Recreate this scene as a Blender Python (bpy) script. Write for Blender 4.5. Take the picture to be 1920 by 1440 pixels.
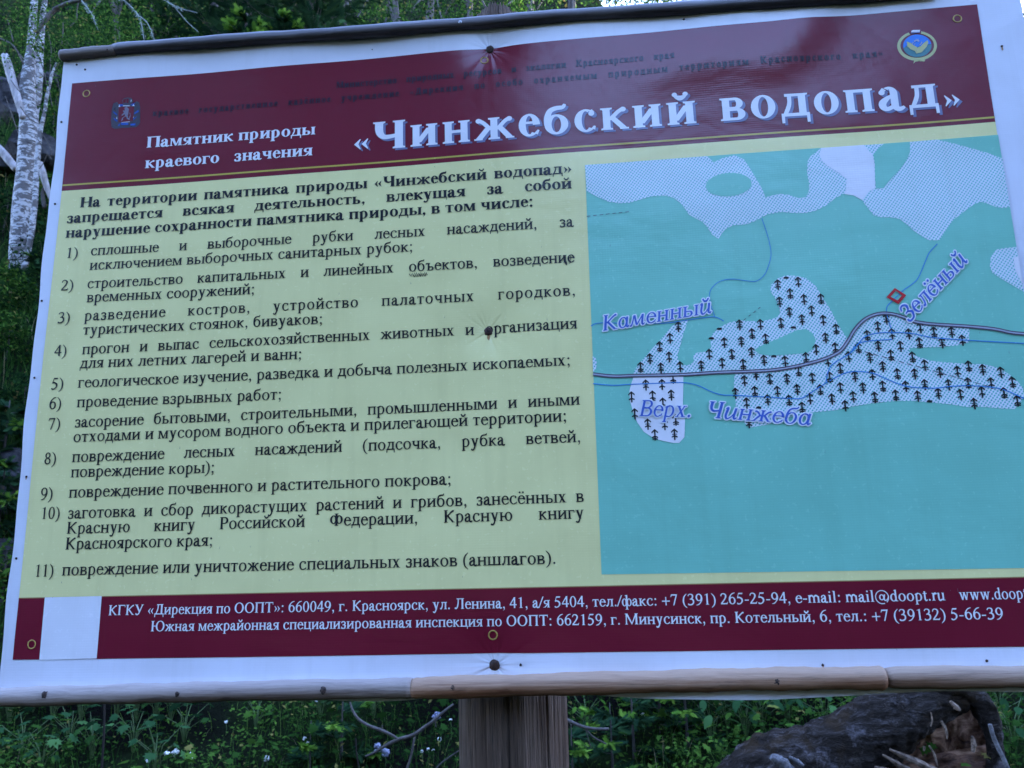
import bpy, math, random
import numpy as np
from mathutils import Vector, Matrix
from mathutils.geometry import delaunay_2d_cdt
for o in list(bpy.data.objects): bpy.data.objects.remove(o)
sc = bpy.context.scene; COL = sc.collection
R = math.radians
# ---------------------------------------------------------------- camera
FPX, D, EYE = 1442.0, 1.05, 1.6      # focal length in pixels of the 1920 px photograph, metres to the board, eye height
def rx(a): c, s = math.cos(a), math.sin(a); return np.array([[1, 0, 0], [0, c, -s], [0, s, c]])
def ry(a): c, s = math.cos(a), math.sin(a); return np.array([[c, 0, s], [0, 1, 0], [-s, 0, c]])
def rz(a): c, s = math.cos(a), math.sin(a); return np.array([[c, -s, 0], [s, c, 0], [0, 0, 1]])
RC = rz(R(1.41743))@rx(R(-11.89805))@ry(R(-5.48772))      # rows: camera axes in board axes (right, up, towards camera)
cd = bpy.data.cameras.new('camera'); cam = bpy.data.objects.new('camera', cd); COL.objects.link(cam); sc.camera = cam
cd.sensor_width = 36; cd.lens = FPX/1920*36; cd.clip_start = .02; cd.clip_end = 400
cd.dof.use_dof = True; cd.dof.focus_distance = 1.12; cd.dof.aperture_fstop = 14
B = np.array([[1, 0, 0], [0, 0, -1], [0, 1, 0]])           # board axes -> world
M3 = B@RC.T
cam.matrix_world = Matrix([[*map(float, M3[0]), 0], [*map(float, M3[1]), 0], [*map(float, M3[2]), EYE], [0, 0, 0, 1]])
# ---------------------------------------------------------------- sky, sun, exposure
SUN_EL, SUN_AZ = 22, 35         # low behind the wooded hill: the whole place lies in its shade
w = bpy.data.worlds.new('World'); sc.world = w; w.use_nodes = True; nt = w.node_tree
sky = nt.nodes.new('ShaderNodeTexSky'); sky.sky_type = 'NISHITA'; sky.sun_disc = False
sky.sun_elevation = R(SUN_EL); sky.sun_rotation = R(SUN_AZ); sky.altitude = 500; sky.air_density = 1.0; sky.dust_density = .6; sky.ozone_density = 3.5
bg = nt.nodes['Background']; tn = nt.nodes.new('ShaderNodeMix'); tn.data_type = 'RGBA'; tn.blend_type = 'MULTIPLY'; tn.inputs[0].default_value = 1; tn.inputs[7].default_value = (1.0, .91, .96, 1); nt.links.new(sky.outputs[0], tn.inputs[6]); nt.links.new(tn.outputs[2], bg.inputs[0]); bg.inputs[1].default_value = .15
sl = bpy.data.lights.new('sun', 'SUN'); so = bpy.data.objects.new('sun', sl); COL.objects.link(so)
sl.energy = 2.0; sl.angle = R(.6); sl.color = (1, .93, .82)
sd = Vector((math.sin(R(SUN_AZ))*math.cos(R(SUN_EL)), math.cos(R(SUN_AZ))*math.cos(R(SUN_EL)), math.sin(R(SUN_EL))))
so.rotation_euler = sd.to_track_quat('Z', 'Y').to_euler(); so.location = (5, 20, 30)
vs_ = sc.view_settings; vs_.view_transform = 'Standard'; vs_.look = 'None'; vs_.gamma = 1; vs_.exposure = 4.1; vs_.use_curve_mapping = False
sc.cycles.max_bounces = 6; sc.cycles.transparent_max_bounces = 4; sc.cycles.use_denoising = True
random.seed(7); RNG = np.random.default_rng(7)
# ---------------------------------------------------------------- helpers
def ray(px, py):
    d = np.array([px-960, -(py-720), -FPX])@RC; return d
def P(px, py):                        # pixel of the photograph -> metres on the board (right, up from eye height)
    d = ray(px, py); t = -D/d[2]; return float(t*d[0]), float(t*d[1])
def W(px, py, Y):                     # -> world point at depth Y behind the eye
    d = ray(px, py); t = -Y/d[2]; return Vector((float(t*d[0]), Y, EYE+float(t*d[1])))
def tag(o, label=None, cat=None, group=None, kind=None):
    if label: o['label'] = label
    if cat: o['category'] = cat
    if group: o['group'] = group
    if kind: o['kind'] = kind
    return o
def empty(name, loc, label, cat, group=None):
    o = bpy.data.objects.new(name, None); COL.objects.link(o); o.location = loc; o.empty_display_size = .1
    return tag(o, label, cat, group)
def link(name, me, parent=None, mat=None, loc=(0, 0, 0), smooth=False):
    if mat and not me.materials: me.materials.append(mat)
    o = bpy.data.objects.new(name, me); COL.objects.link(o); o.location = loc
    if parent: o.parent = parent
    if smooth: me.shade_smooth()
    return o
def mesh(name, V, F, parent=None, mat=None, org=None, smooth=False, tint=None):
    me = bpy.data.meshes.new(name)
    if org is not None: V = [(v[0]-org[0], v[1]-org[1], v[2]-org[2]) for v in V]
    me.from_pydata([tuple(v) for v in V], [], F)
    if tint is not None:
        a = me.color_attributes.new('tint', 'FLOAT_COLOR', 'POINT'); a.data.foreach_set('color', np.array(tint, dtype=np.float32).ravel())
    me.update(); return link(name, me, parent, mat, smooth=smooth)
# ---------------------------------------------------------------- materials
class Mat:
    def __init__(s, name, rough=.6, spec=.5):
        s.m = bpy.data.materials.new(name); s.m.use_nodes = True; s.t = s.m.node_tree; s.n = s.t.nodes; s.b = s.n['Principled BSDF']
        s.b.inputs['Roughness'].default_value = rough; s.b.inputs['Specular IOR Level'].default_value = spec
    def N(s, typ, ins=None, **kw):
        n = s.n.new(typ)
        for k, v in kw.items(): setattr(n, k, v)
        for k, v in (ins or {}).items():
            if hasattr(v, 'is_output'): s.t.links.new(v, n.inputs[k])
            else: n.inputs[k].default_value = v
        return n
    def L(s, a, b): s.t.links.new(a, b)
    def coord(s, sc_=(1, 1, 1)):
        tc = s.N('ShaderNodeTexCoord'); return s.N('ShaderNodeMapping', {'Vector': tc.outputs['Object'], 'Scale': sc_}).outputs[0]
    def noise(s, v, scale, detail=4, rough=.55, dist=0): return s.N('ShaderNodeTexNoise', {'Vector': v, 'Scale': scale, 'Detail': detail, 'Roughness': rough, 'Distortion': dist}).outputs['Fac']
    def ramp(s, f, stops):
        n = s.N('ShaderNodeValToRGB', {'Fac': f}); e = n.color_ramp.elements
        while len(e) < len(stops): e.new(.5)
        for k, (p, c) in enumerate(stops): e[k].position = p; e[k].color = (*c, 1) if len(c) == 3 else c
        return n.outputs[0]
    def mix(s, f, a, b, mode='MIX'):
        n = s.N('ShaderNodeMix', data_type='RGBA', blend_type=mode)
        for i, v in ((0, f), (6, a), (7, b)):
            if hasattr(v, 'is_output'): s.L(v, n.inputs[i])
            else: n.inputs[i].default_value = v if i == 0 else (*v, 1)
        return n.outputs[2]
    def math(s, op, a, b=0, c=0):
        n = s.N('ShaderNodeMath', operation=op)
        for i, v in enumerate((a, b, c)):
            if hasattr(v, 'is_output'): s.L(v, n.inputs[i])
            else: n.inputs[i].default_value = v
        return n.outputs[0]
    def base(s, c):
        if hasattr(c, 'is_output'): s.L(c, s.b.inputs['Base Color'])
        else: s.b.inputs['Base Color'].default_value = (*c, 1)
        return s
    def bump(s, h, strength=.5, dist=.01):
        n = s.N('ShaderNodeBump', {'Height': h, 'Strength': strength, 'Distance': dist}); s.L(n.outputs[0], s.b.inputs['Normal']); return s
# ---------------------------------------------------------------- lettering
# A serif alphabet drawn stroke by stroke; each glyph is a list of polygons that are merged into one outline.
def inside(x, y, P):
    c = False; j = len(P)-1
    for i in range(len(P)):
        (xi, yi), (xj, yj) = P[i], P[j]
        if (yi > y) != (yj > y) and x < (xj-xi)*(y-yi)/(yj-yi)+xi: c = not c
        j = i
    return c
class Pen:
    def __init__(s, S, T, X, C, e, t, br, it=0, wx=1.0, halo=0):
        s.halo = halo
        s.S, s.T, s.X, s.C, s.e, s.t, s.br, s.it, s.wx = S, T, X, C, e, t, br, it, wx
        s.P = []; s.cache = {}
    def poly(s, *p): s.P.append([tuple(q) for q in p])
    def rect(s, x0, y0, x1, y1): s.poly((x0, y0), (x1, y0), (x1, y1), (x0, y1))
    def serif(s, xc, y, d, w=None, l=1, r=1):
        w = w or s.S; h = w/2; e = s.e; t, br = s.t*d, s.br*d
        s.poly((xc-h-e*l, y), (xc+h+e*r, y), (xc+h+e*r, y+t), (xc+h+e*.25*r, y+t+br*.35), (xc+h, y+t+br), (xc-h, y+t+br), (xc-h-e*.25*l, y+t+br*.35), (xc-h-e*l, y+t))
    def stem(s, xc, y0, y1, foot=1, head=1, w=None, fl=1, fr=1, hl=1, hr=1):
        w = w or s.S; s.rect(xc-w/2, y0, xc+w/2, y1)
        if foot: s.serif(xc, y0, 1, w, fl, fr)
        if head: s.serif(xc, y1, -1, w, hl, hr)
    def band(s, o, i):
        for k in range(len(o)-1): s.poly(o[k], o[k+1], i[k+1], i[k])
    def ring(s, cx, cy, rx, ry, wx, wy, a0=0, a1=360, n=28):
        o, i = [], []
        for k in range(n+1):
            a = math.radians(a0+(a1-a0)*k/n); c, q = math.cos(a), math.sin(a)
            o.append((cx+rx*c, cy+ry*q)); i.append((cx+(rx-wx)*c, cy+(ry-wy)*q))
        s.band(o, i)
    def path(s, pts, n=6):
        # pts (x, y, width): smooth stroke
        q = [pts[0]]+list(pts)+[pts[-1]]; c = []
        for k in range(1, len(q)-2):
            a, b, d, e = q[k-1], q[k], q[k+1], q[k+2]
            for j in range(n):
                t = j/n
                c.append([.5*(2*b[m]+(d[m]-a[m])*t+(2*a[m]-5*b[m]+4*d[m]-e[m])*t*t+(3*b[m]-a[m]-3*d[m]+e[m])*t**3) for m in range(3)])
        c.append(list(pts[-1])); o, i = [], []
        for k in range(len(c)):
            a = c[max(k-1, 0)]; b = c[min(k+1, len(c)-1)]; dx, dy = b[0]-a[0], b[1]-a[1]; l = math.hypot(dx, dy) or 1
            nx, ny = -dy/l*c[k][2]/2, dx/l*c[k][2]/2
            o.append((c[k][0]+nx, c[k][1]+ny)); i.append((c[k][0]-nx, c[k][1]-ny))
        s.band(o, i)
    def diag(s, x0, y0, x1, y1, w): s.poly((x0-w/2, y0), (x0+w/2, y0), (x1+w/2, y1), (x1-w/2, y1))
    def ball(s, cx, cy, r): s.P.append([(cx+r*math.cos(k*math.pi/6), cy+r*math.sin(k*math.pi/6)) for k in range(12)])
    def bowl(s, x0, x1, y0, y1, w=None, t=None):
        w = w or s.S; t = t or s.T; d = 1 if x1 > x0 else -1; ry = (y1-y0)/2; rx = min(abs(x1-x0)*.75, ry*1.15); xm = x1-d*rx
        s.rect(min(x0, xm), y0, max(x0, xm), y0+t); s.rect(min(x0, xm), y1-t, max(x0, xm), y1)
        if d > 0: s.ring(xm, (y0+y1)/2, rx, ry, w, t, -90, 90, 16)
        else: s.ring(xm, (y0+y1)/2, rx, ry, w, t, 90, 270, 16)
    def breve(s, cx, y):
        s.path([(cx-.105, y+.09, s.T), (cx-.07, y+.03, s.T*1.4), (cx, y, s.T*2.0), (cx+.07, y+.03, s.T*1.4), (cx+.105, y+.09, s.T)])
        s.ball(cx-.1, y+.085, s.T*.9); s.ball(cx+.1, y+.085, s.T*.9)
    def arms(s, x0, xa, h, w=None, d=1):     # the arm and leg of k, zh
        S = w or s.S; T = s.T; m = h*.5
        s.path([(x0, m, T*1.5), (x0+d*.07, m+.02, T*1.5), (x0+d*(xa*.55), h*.78, T*1.5), (x0+d*(xa*.82), h-.05, T*1.6)])
        s.ball(x0+d*(xa*.86), h-.055, max(.04, S*.42))
        s.poly((x0+d*.0, m+T*.8), (x0+d*(.06+S*.6), m+T*.5), (x0+d*(xa*.86+S*.45), s.t*.8), (x0+d*(xa*.86-S*.55), s.t*.8))
        a, b = x0+d*(xa*.86-S*.55), x0+d*(xa+.045); s.rect(min(a, b), 0, max(a, b), s.t)
    def draw(s, ch):
        S, T, X, C, e = s.S, s.T, s.X, s.C, s.e; b = S > .12; k = 1.0; O = .012
        x1 = .115+(.02 if b else 0); W = .535+(.045 if b else 0); x2 = W-x1; SC = S*1.18; it = s.it
        if ch in 'ий' :
            if it:
                s.path([(x1-.055, X-.06, T), (x1-.02, X-.01, T*1.5), (x1+.01, X-.03, S), (x1-.015, .16, S), (x1+.02, .04, S*.9), (x1+.08, .01, T*1.4), (x1+.19, .1, T), (x2-.03, X*.55, T)])
                s.path([(x2, X, S), (x2-.02, .12, S), (x2+.03, .015, S*.7), (x2+.09, .08, T)])
            else:
                s.stem(x1, 0, X); s.stem(x2, 0, X); s.diag(x1+S*.3, .09, x2-S*.3, X-.09, T*1.9 if not b else T*2.2)
            if ch == 'й': s.breve(W/2, X+.09)
        elif ch == 'н': s.stem(x1, 0, X, head=1, foot=1); s.stem(x2, 0, X); s.rect(x1, X*.5-T*.4, x2, X*.5+T*.8)
        elif ch == 'п': s.stem(x1, 0, X); s.stem(x2, 0, X); s.rect(x1, X-T*1.25, x2, X)
        elif ch == 'г': W = .41+(.03 if b else 0); s.stem(x1, 0, X, hr=0); s.rect(x1, X-T*1.15, W-.03, X); s.poly((W-.03, X), (W-.03-T*.8, X), (W-.07, X-T), (W-.025-T*.6, X-.14), (W-.02, X-.14))
        elif ch == 'т':
            W = .437+(.05 if b else 0); c = W/2; s.stem(c, 0, X, head=0); s.rect(.025, X-T*1.15, W-.025, X)
            for d in (-1, 1): s.poly((c+d*(c-.025), X), (c+d*(c-.075), X-T), (c+d*(c-.05), X-.05), (c+d*(c-.045), X-.13), (c+d*(c-.022), X-.13))
        elif ch in 'шщ':
            W = .77+(.06 if b else 0); x2 = W-x1; c = W/2
            for x in (x1, c, x2): s.stem(x, 0, X, foot=(x != x2 or ch == 'ш'))
            s.rect(x1-S/2, 0, x2+S/2, T*1.2)
            if ch == 'щ': s.rect(x1-S/2-e, 0, x2, T); s.poly((x2, 0), (x2+S/2+e*.9, 0), (x2+S/2+e*.9, -.14), (x2+S/2+e*.9-T*.8, -.14), (x2+S/2, 0)); s.rect(x2, 0, x2+S/2+e*.9, T*1.1)
        elif ch == 'ц':
            s.stem(x1, 0, X); s.stem(x2, 0, X, foot=0); s.rect(x1, 0, x2+S/2+e*.9, T*1.2)
            s.poly((x2, 0), (x2+S/2+e*.9, 0), (x2+S/2+e*.9, -.14), (x2+S/2+e*.9-T*.8, -.14), (x2+S/2, 0))
        elif ch == 'л':
            W = .499+(.05 if b else 0); x2 = W-x1+.005; s.stem(x2, 0, X, hl=0); s.rect(.11, X-T*1.15, x2, X)
            s.path([(.185, X, T*1.4), (.18, X*.6, T*1.4), (.15, .13, T*1.6), (.10, .035, T*1.6), (.05, .03, T*1.5)]); s.ball(.055, .045, max(.042, S*.42))
        elif ch == 'д':
            W = .509+(.05 if b else 0); x2 = W-x1-.005; s.rect(x2-S/2, 0, x2+S/2, X); s.serif(x2, X, -1, l=0); s.rect(.1, X-T*1.15, x2, X); s.rect(.02, 0, W-.015, T*1.3)
            s.path([(.19, X, T*1.4), (.185, X*.6, T*1.4), (.15, .18, T*1.5), (.08, .02, T*1.3)])
            for d, x in ((1, .02), (-1, W-.015)): s.poly((x, T), (x+d*.06, T), (x+d*T, -.15), (x, -.15))
        elif ch == 'м':
            if it:
                W = .66; s.path([(.02, .03, T*1.5), (.08, .03, T*1.3), (.14, X*.6, T*1.2), (.16, X, T*1.2)]); s.diag(.29, .02, .19, X, S*.9); s.diag(.3, .02, .53, X, T*1.3)
                s.path([(.53, X, S), (.52, .1, S), (.56, .015, S*.7), (.62, .07, T)])
            else:
                W = .633+(.06 if b else 0); s.stem(W-x1, 0, X, head=1, hl=0); s.stem(.095, 0, X, head=1, w=T*1.3, hr=0); c = W/2
                s.poly((.07, X), (.07+S*1.15, X), (c+S*.25, .06), (c-T*.1, .0), (c-S*.3, .0)); s.poly((W-x1+S*.1, X), (W-x1-S*.5, X), (c-T*.6, .0), (c+T*.6, .0))
        elif ch == 'ч':
            W = .503+(.045 if b else 0); x2 = W-x1; s.stem(x2, 0, X); s.serif(x1, X, -1)
            s.path([(x1, X, S), (x1, X*.72, S), (x1+.025, X*.53, S*.85), (x1+.1, X*.43, T*1.6), (x2, X*.48, T*1.3)]); s.rect(x1-S/2, X*.7, x1+S/2, X)
        elif ch in 'ьыъ':
            W = {'ь': .456, 'ы': .672, 'ъ': .517}[ch]+(.05 if b else 0); x = x1 if ch != 'ъ' else x1+.075; r = .425 if ch != 'ъ' else .49
            if b: r += .04
            s.stem(x, 0, X, hl=(ch != 'ъ')); s.bowl(x, r, 0, X*.56, S*.98, T*1.05)
            if ch == 'ы': s.stem(W-x1+.02, 0, X)
            if ch == 'ъ': s.rect(.03, X-T*1.15, x, X); s.poly((.02, X), (.08, X-T), (.05, X-.12), (.02, X-.12))
        elif ch == 'в': W = .472+(.05 if b else 0); s.stem(x1, 0, X, fr=0, hr=0); s.bowl(x1, W-.065, X*.48, X, S*.92, T*1.05); s.bowl(x1, W-.03, 0, X*.535, S, T*1.1)
        elif ch == 'з':
            W = .395+(.03 if b else 0); c = .2
            s.path([(.065, X-.1, T*1.2), (.1, X-.035, T*1.5), (.19, X-T*.3, T*1.3), (.28, X-.05, S*.75), (.305, X-.115, S*.95), (.265, X*.57, S*.6), (.18, X*.52, T*1.2), (.13, X*.52, T)])
            s.path([(.16, X*.52, T), (.24, X*.51, T*1.3), (.325, X*.4, S*.85), (W-.045-S/2, .13, S), (.29, .035, S*.75), (.19, T*.3, T*1.3), (.1, .025, T*1.6), (.06, .07, T*1.7)]); s.ball(.075, .085, max(.036, S*.36)); s.ball(.075, X-.085, max(.03, S*.3))
        elif ch == 'о': W = .5; s.ring(.25, X/2, .22+(.008 if b else 0), X/2+O, S, T*.85)
        elif ch == 'с':
            W = .444; s.ring(.245, X/2, .215, X/2+O, S, T*.9, 62, 312)
            s.path([(.34, X-.018, T*1.2), (.375, X-.07, T*1.2), (.365, X-.11, T*1.3)]); s.ball(.355, X-.098, max(.045, S*.42)); s.path([(.375, .045, T*1.5), (.41, .12, T*.7)])
        elif ch in 'её':
            W = .444; s.ring(.235, X/2, .205, X/2+O, S, T*.9, 0, 310); s.rect(.07, X*.56, .43, X*.56+T); s.ring(.235, X/2+.02, .195, X/2-.02+O, S*.9, T*.9, 10, 90, 10)
            s.path([(.355, .04, T*1.4), (.41, .13, T*.7)])
            if ch == 'ё': s.ball(.145, X+.16, .05+(.01 if b else 0)); s.ball(.325, X+.16, .05+(.01 if b else 0))
        elif ch == 'э':
            W = .429; s.ring(.19, X/2, .205, X/2+O, S, T*.9, -130, 118); s.rect(.13, X*.5-T*.4, .37, X*.5+T*.6)
            s.path([(.1, X-.02, T*1.2), (.06, X-.07, T*1.3), (.065, X-.12, T*1.3)]); s.ball(.078, X-.1, max(.042, S*.38)); s.path([(.075, .045, T*1.5), (.03, .12, T*.7)])
        elif ch == 'ю': W = .747; s.stem(x1, 0, X); s.rect(x1, X*.5-T*.4, .33, X*.5+T*.7); s.ring(.51, X/2, .205, X/2+O, S, T*.9)
        elif ch == 'я':
            W = .46+(.06 if b else 0); x2 = W-x1; s.stem(x2, 0, X, fl=.6, hl=0); s.bowl(x2, .045, X*.44, X, S*.95, T*1.05)
            s.poly((x2-.1, X*.46), (x2-.1+S*.95, X*.46), (.08+S*.65, 0), (.07, 0)); s.rect(.01, 0, .12, s.t)
        elif ch == 'а' or ch == 'a':
            W = .444 if not it else .5
            if it:
                s.ring(.22, X/2-.005, .19, X/2+O, S*.95, T*1.1); s.path([(.385, X, S*.95), (.375, .12, S*.95), (.41, .015, S*.7), (.48, .08, T)])
            else:
                W += .03 if b else 0; x = .29+(.01 if b else 0); s.rect(x-S/2, .06, x+S/2, X*.76); s.ring(x-.085, X-.145, .085+S/2, .145+O, S, T*1.05, 0, 125, 16)
                s.path([(.135, X-.035, T*1.6), (.09, X-.09, S*.6), (.08, X-.13, S*.5)]); s.ball(.085, X-.115, max(.045, S*.42))
                s.path([(x, X*.62, T*1.1), (x-.1, X*.55, T*1.5), (.085, .17, S), (.085, .07, S*.95), (.16, .022, S*.7), (x-.02, .08, T*1.5)])
                s.path([(x, .12, S), (x+.02, .035, S*.85), (x+.09, .01, T*1.7), (W-.005, .055, T)])
        elif ch == 'б':
            W = .509; s.ring(.25, .225, .215+(.012 if b else 0), .225+O, S, T*.95)
            s.path([(.085, .22, S), (.085, .4, S*.9), (.14, .55, S*.8), (.25, .605, S*.75), (.38, .62, S*.65), (.425, .69, T)])
        elif ch == 'к':
            W = .486+(.06 if b else 0); s.stem(x1, 0, X); s.arms(x1+S*.2, .31+(.04 if b else 0)-S*.1, X)
        elif ch == 'ж':
            W = .691+(.09 if b else 0); c = W/2; s.stem(c, 0, X); s.arms(c+S*.2, .285+(.03 if b else 0), X); s.arms(c-S*.2, .285+(.03 if b else 0), X, d=-1)
        elif ch == 'х':
            W = .5; s.diag(.12, X, .375, 0, S*1.12); s.diag(.38, X, .115, 0, T*1.35)
            for x, y, d, w in ((.12, X, -1, 1.1), (.385, X, -1, .5), (.115, 0, 1, .5), (.375, 0, 1, 1.1)): s.rect(x-.05-S*w/2, min(y, y+d*s.t), x+.05+S*w/2, max(y, y+d*s.t))
        elif ch == 'у':
            W = .5; s.diag(.12, X, .275, .0, S*1.12); s.path([(.395, X, T*1.35), (.27, .04, T*1.5), (.215, -.11, T*1.6), (.15, -.19, T*1.6), (.08, -.175, T*1.4)]); s.ball(.075, -.16, max(.043, S*.4))
            for x, w in ((.12, 1.1), (.4, .4)): s.rect(x-.055-S*w/2, X-s.t, x+.055+S*w/2, X)
        elif ch == 'р' or ch == 'p':
            W = .5+(.05 if b else 0); x = .12+(.01 if b else 0); s.rect(x-S/2, -.217, x+S/2, X-.03); s.serif(x, -.217, 1); s.poly((x-S/2-.05, X-.055), (x+S/2, X+.012), (x+S/2, X-.09), (x-S/2, X-.09))
            s.ring(x+.14, X/2, .2+(.01 if b else 0), X/2+O, S, T, -115, 115, 20); s.path([(x, .05, T), (x+.06, .015, T*1.2), (x+.1, .006, T*1.1)]); s.path([(x, X-.09, T*1.2), (x+.07, X-.025, T*1.5), (x+.13, X-.005, T*1.3)])
        elif ch == 'ф':
            W = .648+(.06 if b else 0); c = W/2; s.rect(c-S/2, -.217, c+S/2, .64); s.serif(c, -.217, 1); s.poly((c-S/2-.06, .655), (c+S/2, .683), (c+S/2, .6), (c-S/2, .6), (c-S/2-.06, .63))
            for d in (-1, 1): s.ring(c+d*(.135+S*.15), X/2, .155+S*.12, X/2+O, S*.92, T*.95)
        # ---- capitals
        elif ch == 'М': W = .889; s.stem(.11, 0, C, w=T*1.4); s.stem(W-.14, 0, C, w=SC); c = W/2-.01; s.poly((.06, C), (.06+SC*1.1, C), (c+SC*.3, .1), (c, 0)); s.poly((W-.14+SC*.3, C), (W-.14-SC*.45, C), (c-T*.5, 0), (c+T*.7, 0)); s.rect(.02, C-s.t, .14, C)
        elif ch in 'НП':
            W = .722+(.04 if b else 0); s.stem(.15, 0, C, w=SC); s.stem(W-.15, 0, C, w=SC)
            s.rect(.15, C*.5-T*.5, W-.15, C*.5+T*.6) if ch == 'Н' else s.rect(.15, C-T*1.25, W-.15, C)
        elif ch == 'К': W = .66+(.06 if b else 0); s.stem(.15, 0, C, w=SC); s.arms(.15+SC*.2, .44, C, w=SC)
        elif ch == 'Д':
            W = .69; s.rect(W-.17-SC/2, 0, W-.17+SC/2, C); s.serif(W-.17, C, -1, SC, l=0); s.rect(.17, C-T*1.15, W-.17, C); s.rect(.02, 0, W-.01, T*1.3); s.path([(.26, C, T*1.5), (.25, C*.6, T*1.5), (.2, .22, T*1.5), (.11, .02, T*1.4)])
            for d, x in ((1, .02), (-1, W-.01)): s.poly((x, T), (x+d*.07, T), (x+d*T, -.17), (x, -.17))
        elif ch == 'Л': W = .68; s.stem(W-.15, 0, C, w=SC, hl=0); s.rect(.15, C-T*1.15, W-.15, C); s.path([(.25, C, T*1.5), (.245, C*.6, T*1.5), (.2, .17, T*1.6), (.13, .04, T*1.6), (.06, .03, T*1.5)]); s.ball(.06, .05, .055)
        elif ch == 'Р': W = .556+(.04 if b else 0); s.stem(.15, 0, C, w=SC, hr=0); s.bowl(.15, W-.025, C*.44, C, SC, T*1.1)
        elif ch == 'В': W = .6+(.05 if b else 0); s.stem(.15, 0, C, w=SC, fr=0, hr=0); s.bowl(.15, W-.07, C*.5, C, SC*.95, T*1.1); s.bowl(.15, W-.03, 0, C*.54, SC, T*1.1)
        elif ch == 'Ф': W = .79; c = W/2; s.stem(c, 0, C, w=SC); [s.ring(c+d*.16, C*.5, .2, C*.35, SC, T) for d in (-1, 1)]
        elif ch == 'О': W = .722; s.ring(.361, C/2, .325, C/2+O, SC, T*.9, n=36)
        elif ch == 'Т':
            W = .611; c = W/2; s.stem(c, 0, C, w=SC, head=0); s.rect(.03, C-T*1.2, W-.03, C)
            for d in (-1, 1): s.poly((c+d*(c-.03), C), (c+d*(c-.1), C-T), (c+d*(c-.06), C-.07), (c+d*(c-.05), C-.16), (c+d*(c-.02), C-.16))
        elif ch == 'Г': W = .578; s.stem(.15, 0, C, w=SC, hr=0); s.rect(.15, C-T*1.2, W-.03, C); s.poly((W-.03, C), (W-.1, C-T), (W-.06, C-.07), (W-.05, C-.16), (W-.02, C-.16))
        elif ch == 'У':
            W = .7; s.diag(.13, C, .37, C*.3, SC*1.1); s.path([(.57, C, T*1.4), (.38, C*.3, T*1.5), (.3, .06, T*1.6), (.21, .01, T*1.7), (.13, .045, T*1.6)]); s.ball(.13, .06, .05)
            for x, w in ((.13, 1.1), (.57, .4)): s.rect(x-.06-SC*w/2, C-s.t, x+.06+SC*w/2, C)
        elif ch == 'Ю': W = 1.04; s.stem(.15, 0, C, w=SC); s.rect(.15, C*.5-T*.5, .42, C*.5+T*.6); s.ring(.69, C/2, .315, C/2+O, SC, T*.9, n=32)
        elif ch == 'Ч':
            W = .65+(.04 if b else 0); x2 = W-.15; s.stem(x2, 0, C, w=SC); s.serif(.145, C, -1, SC)
            s.path([(.145, C, SC), (.145, C*.72, SC), (.18, C*.53, SC*.85), (.28, C*.43, T*1.9), (x2, C*.48, T*1.5)]); s.rect(.145-SC/2, C*.7, .145+SC/2, C)
        elif ch == 'З':
            W = .501
            s.path([(.075, C-.15, T*1.2), (.13, C-.045, T*1.6), (.23, C-T*.3, T*1.5), (.34, C-.06, S*.9), (.385, C-.16, SC), (.33, C*.57, S*.7), (.22, C*.52, T*1.2), (.15, C*.52, T)])
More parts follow.
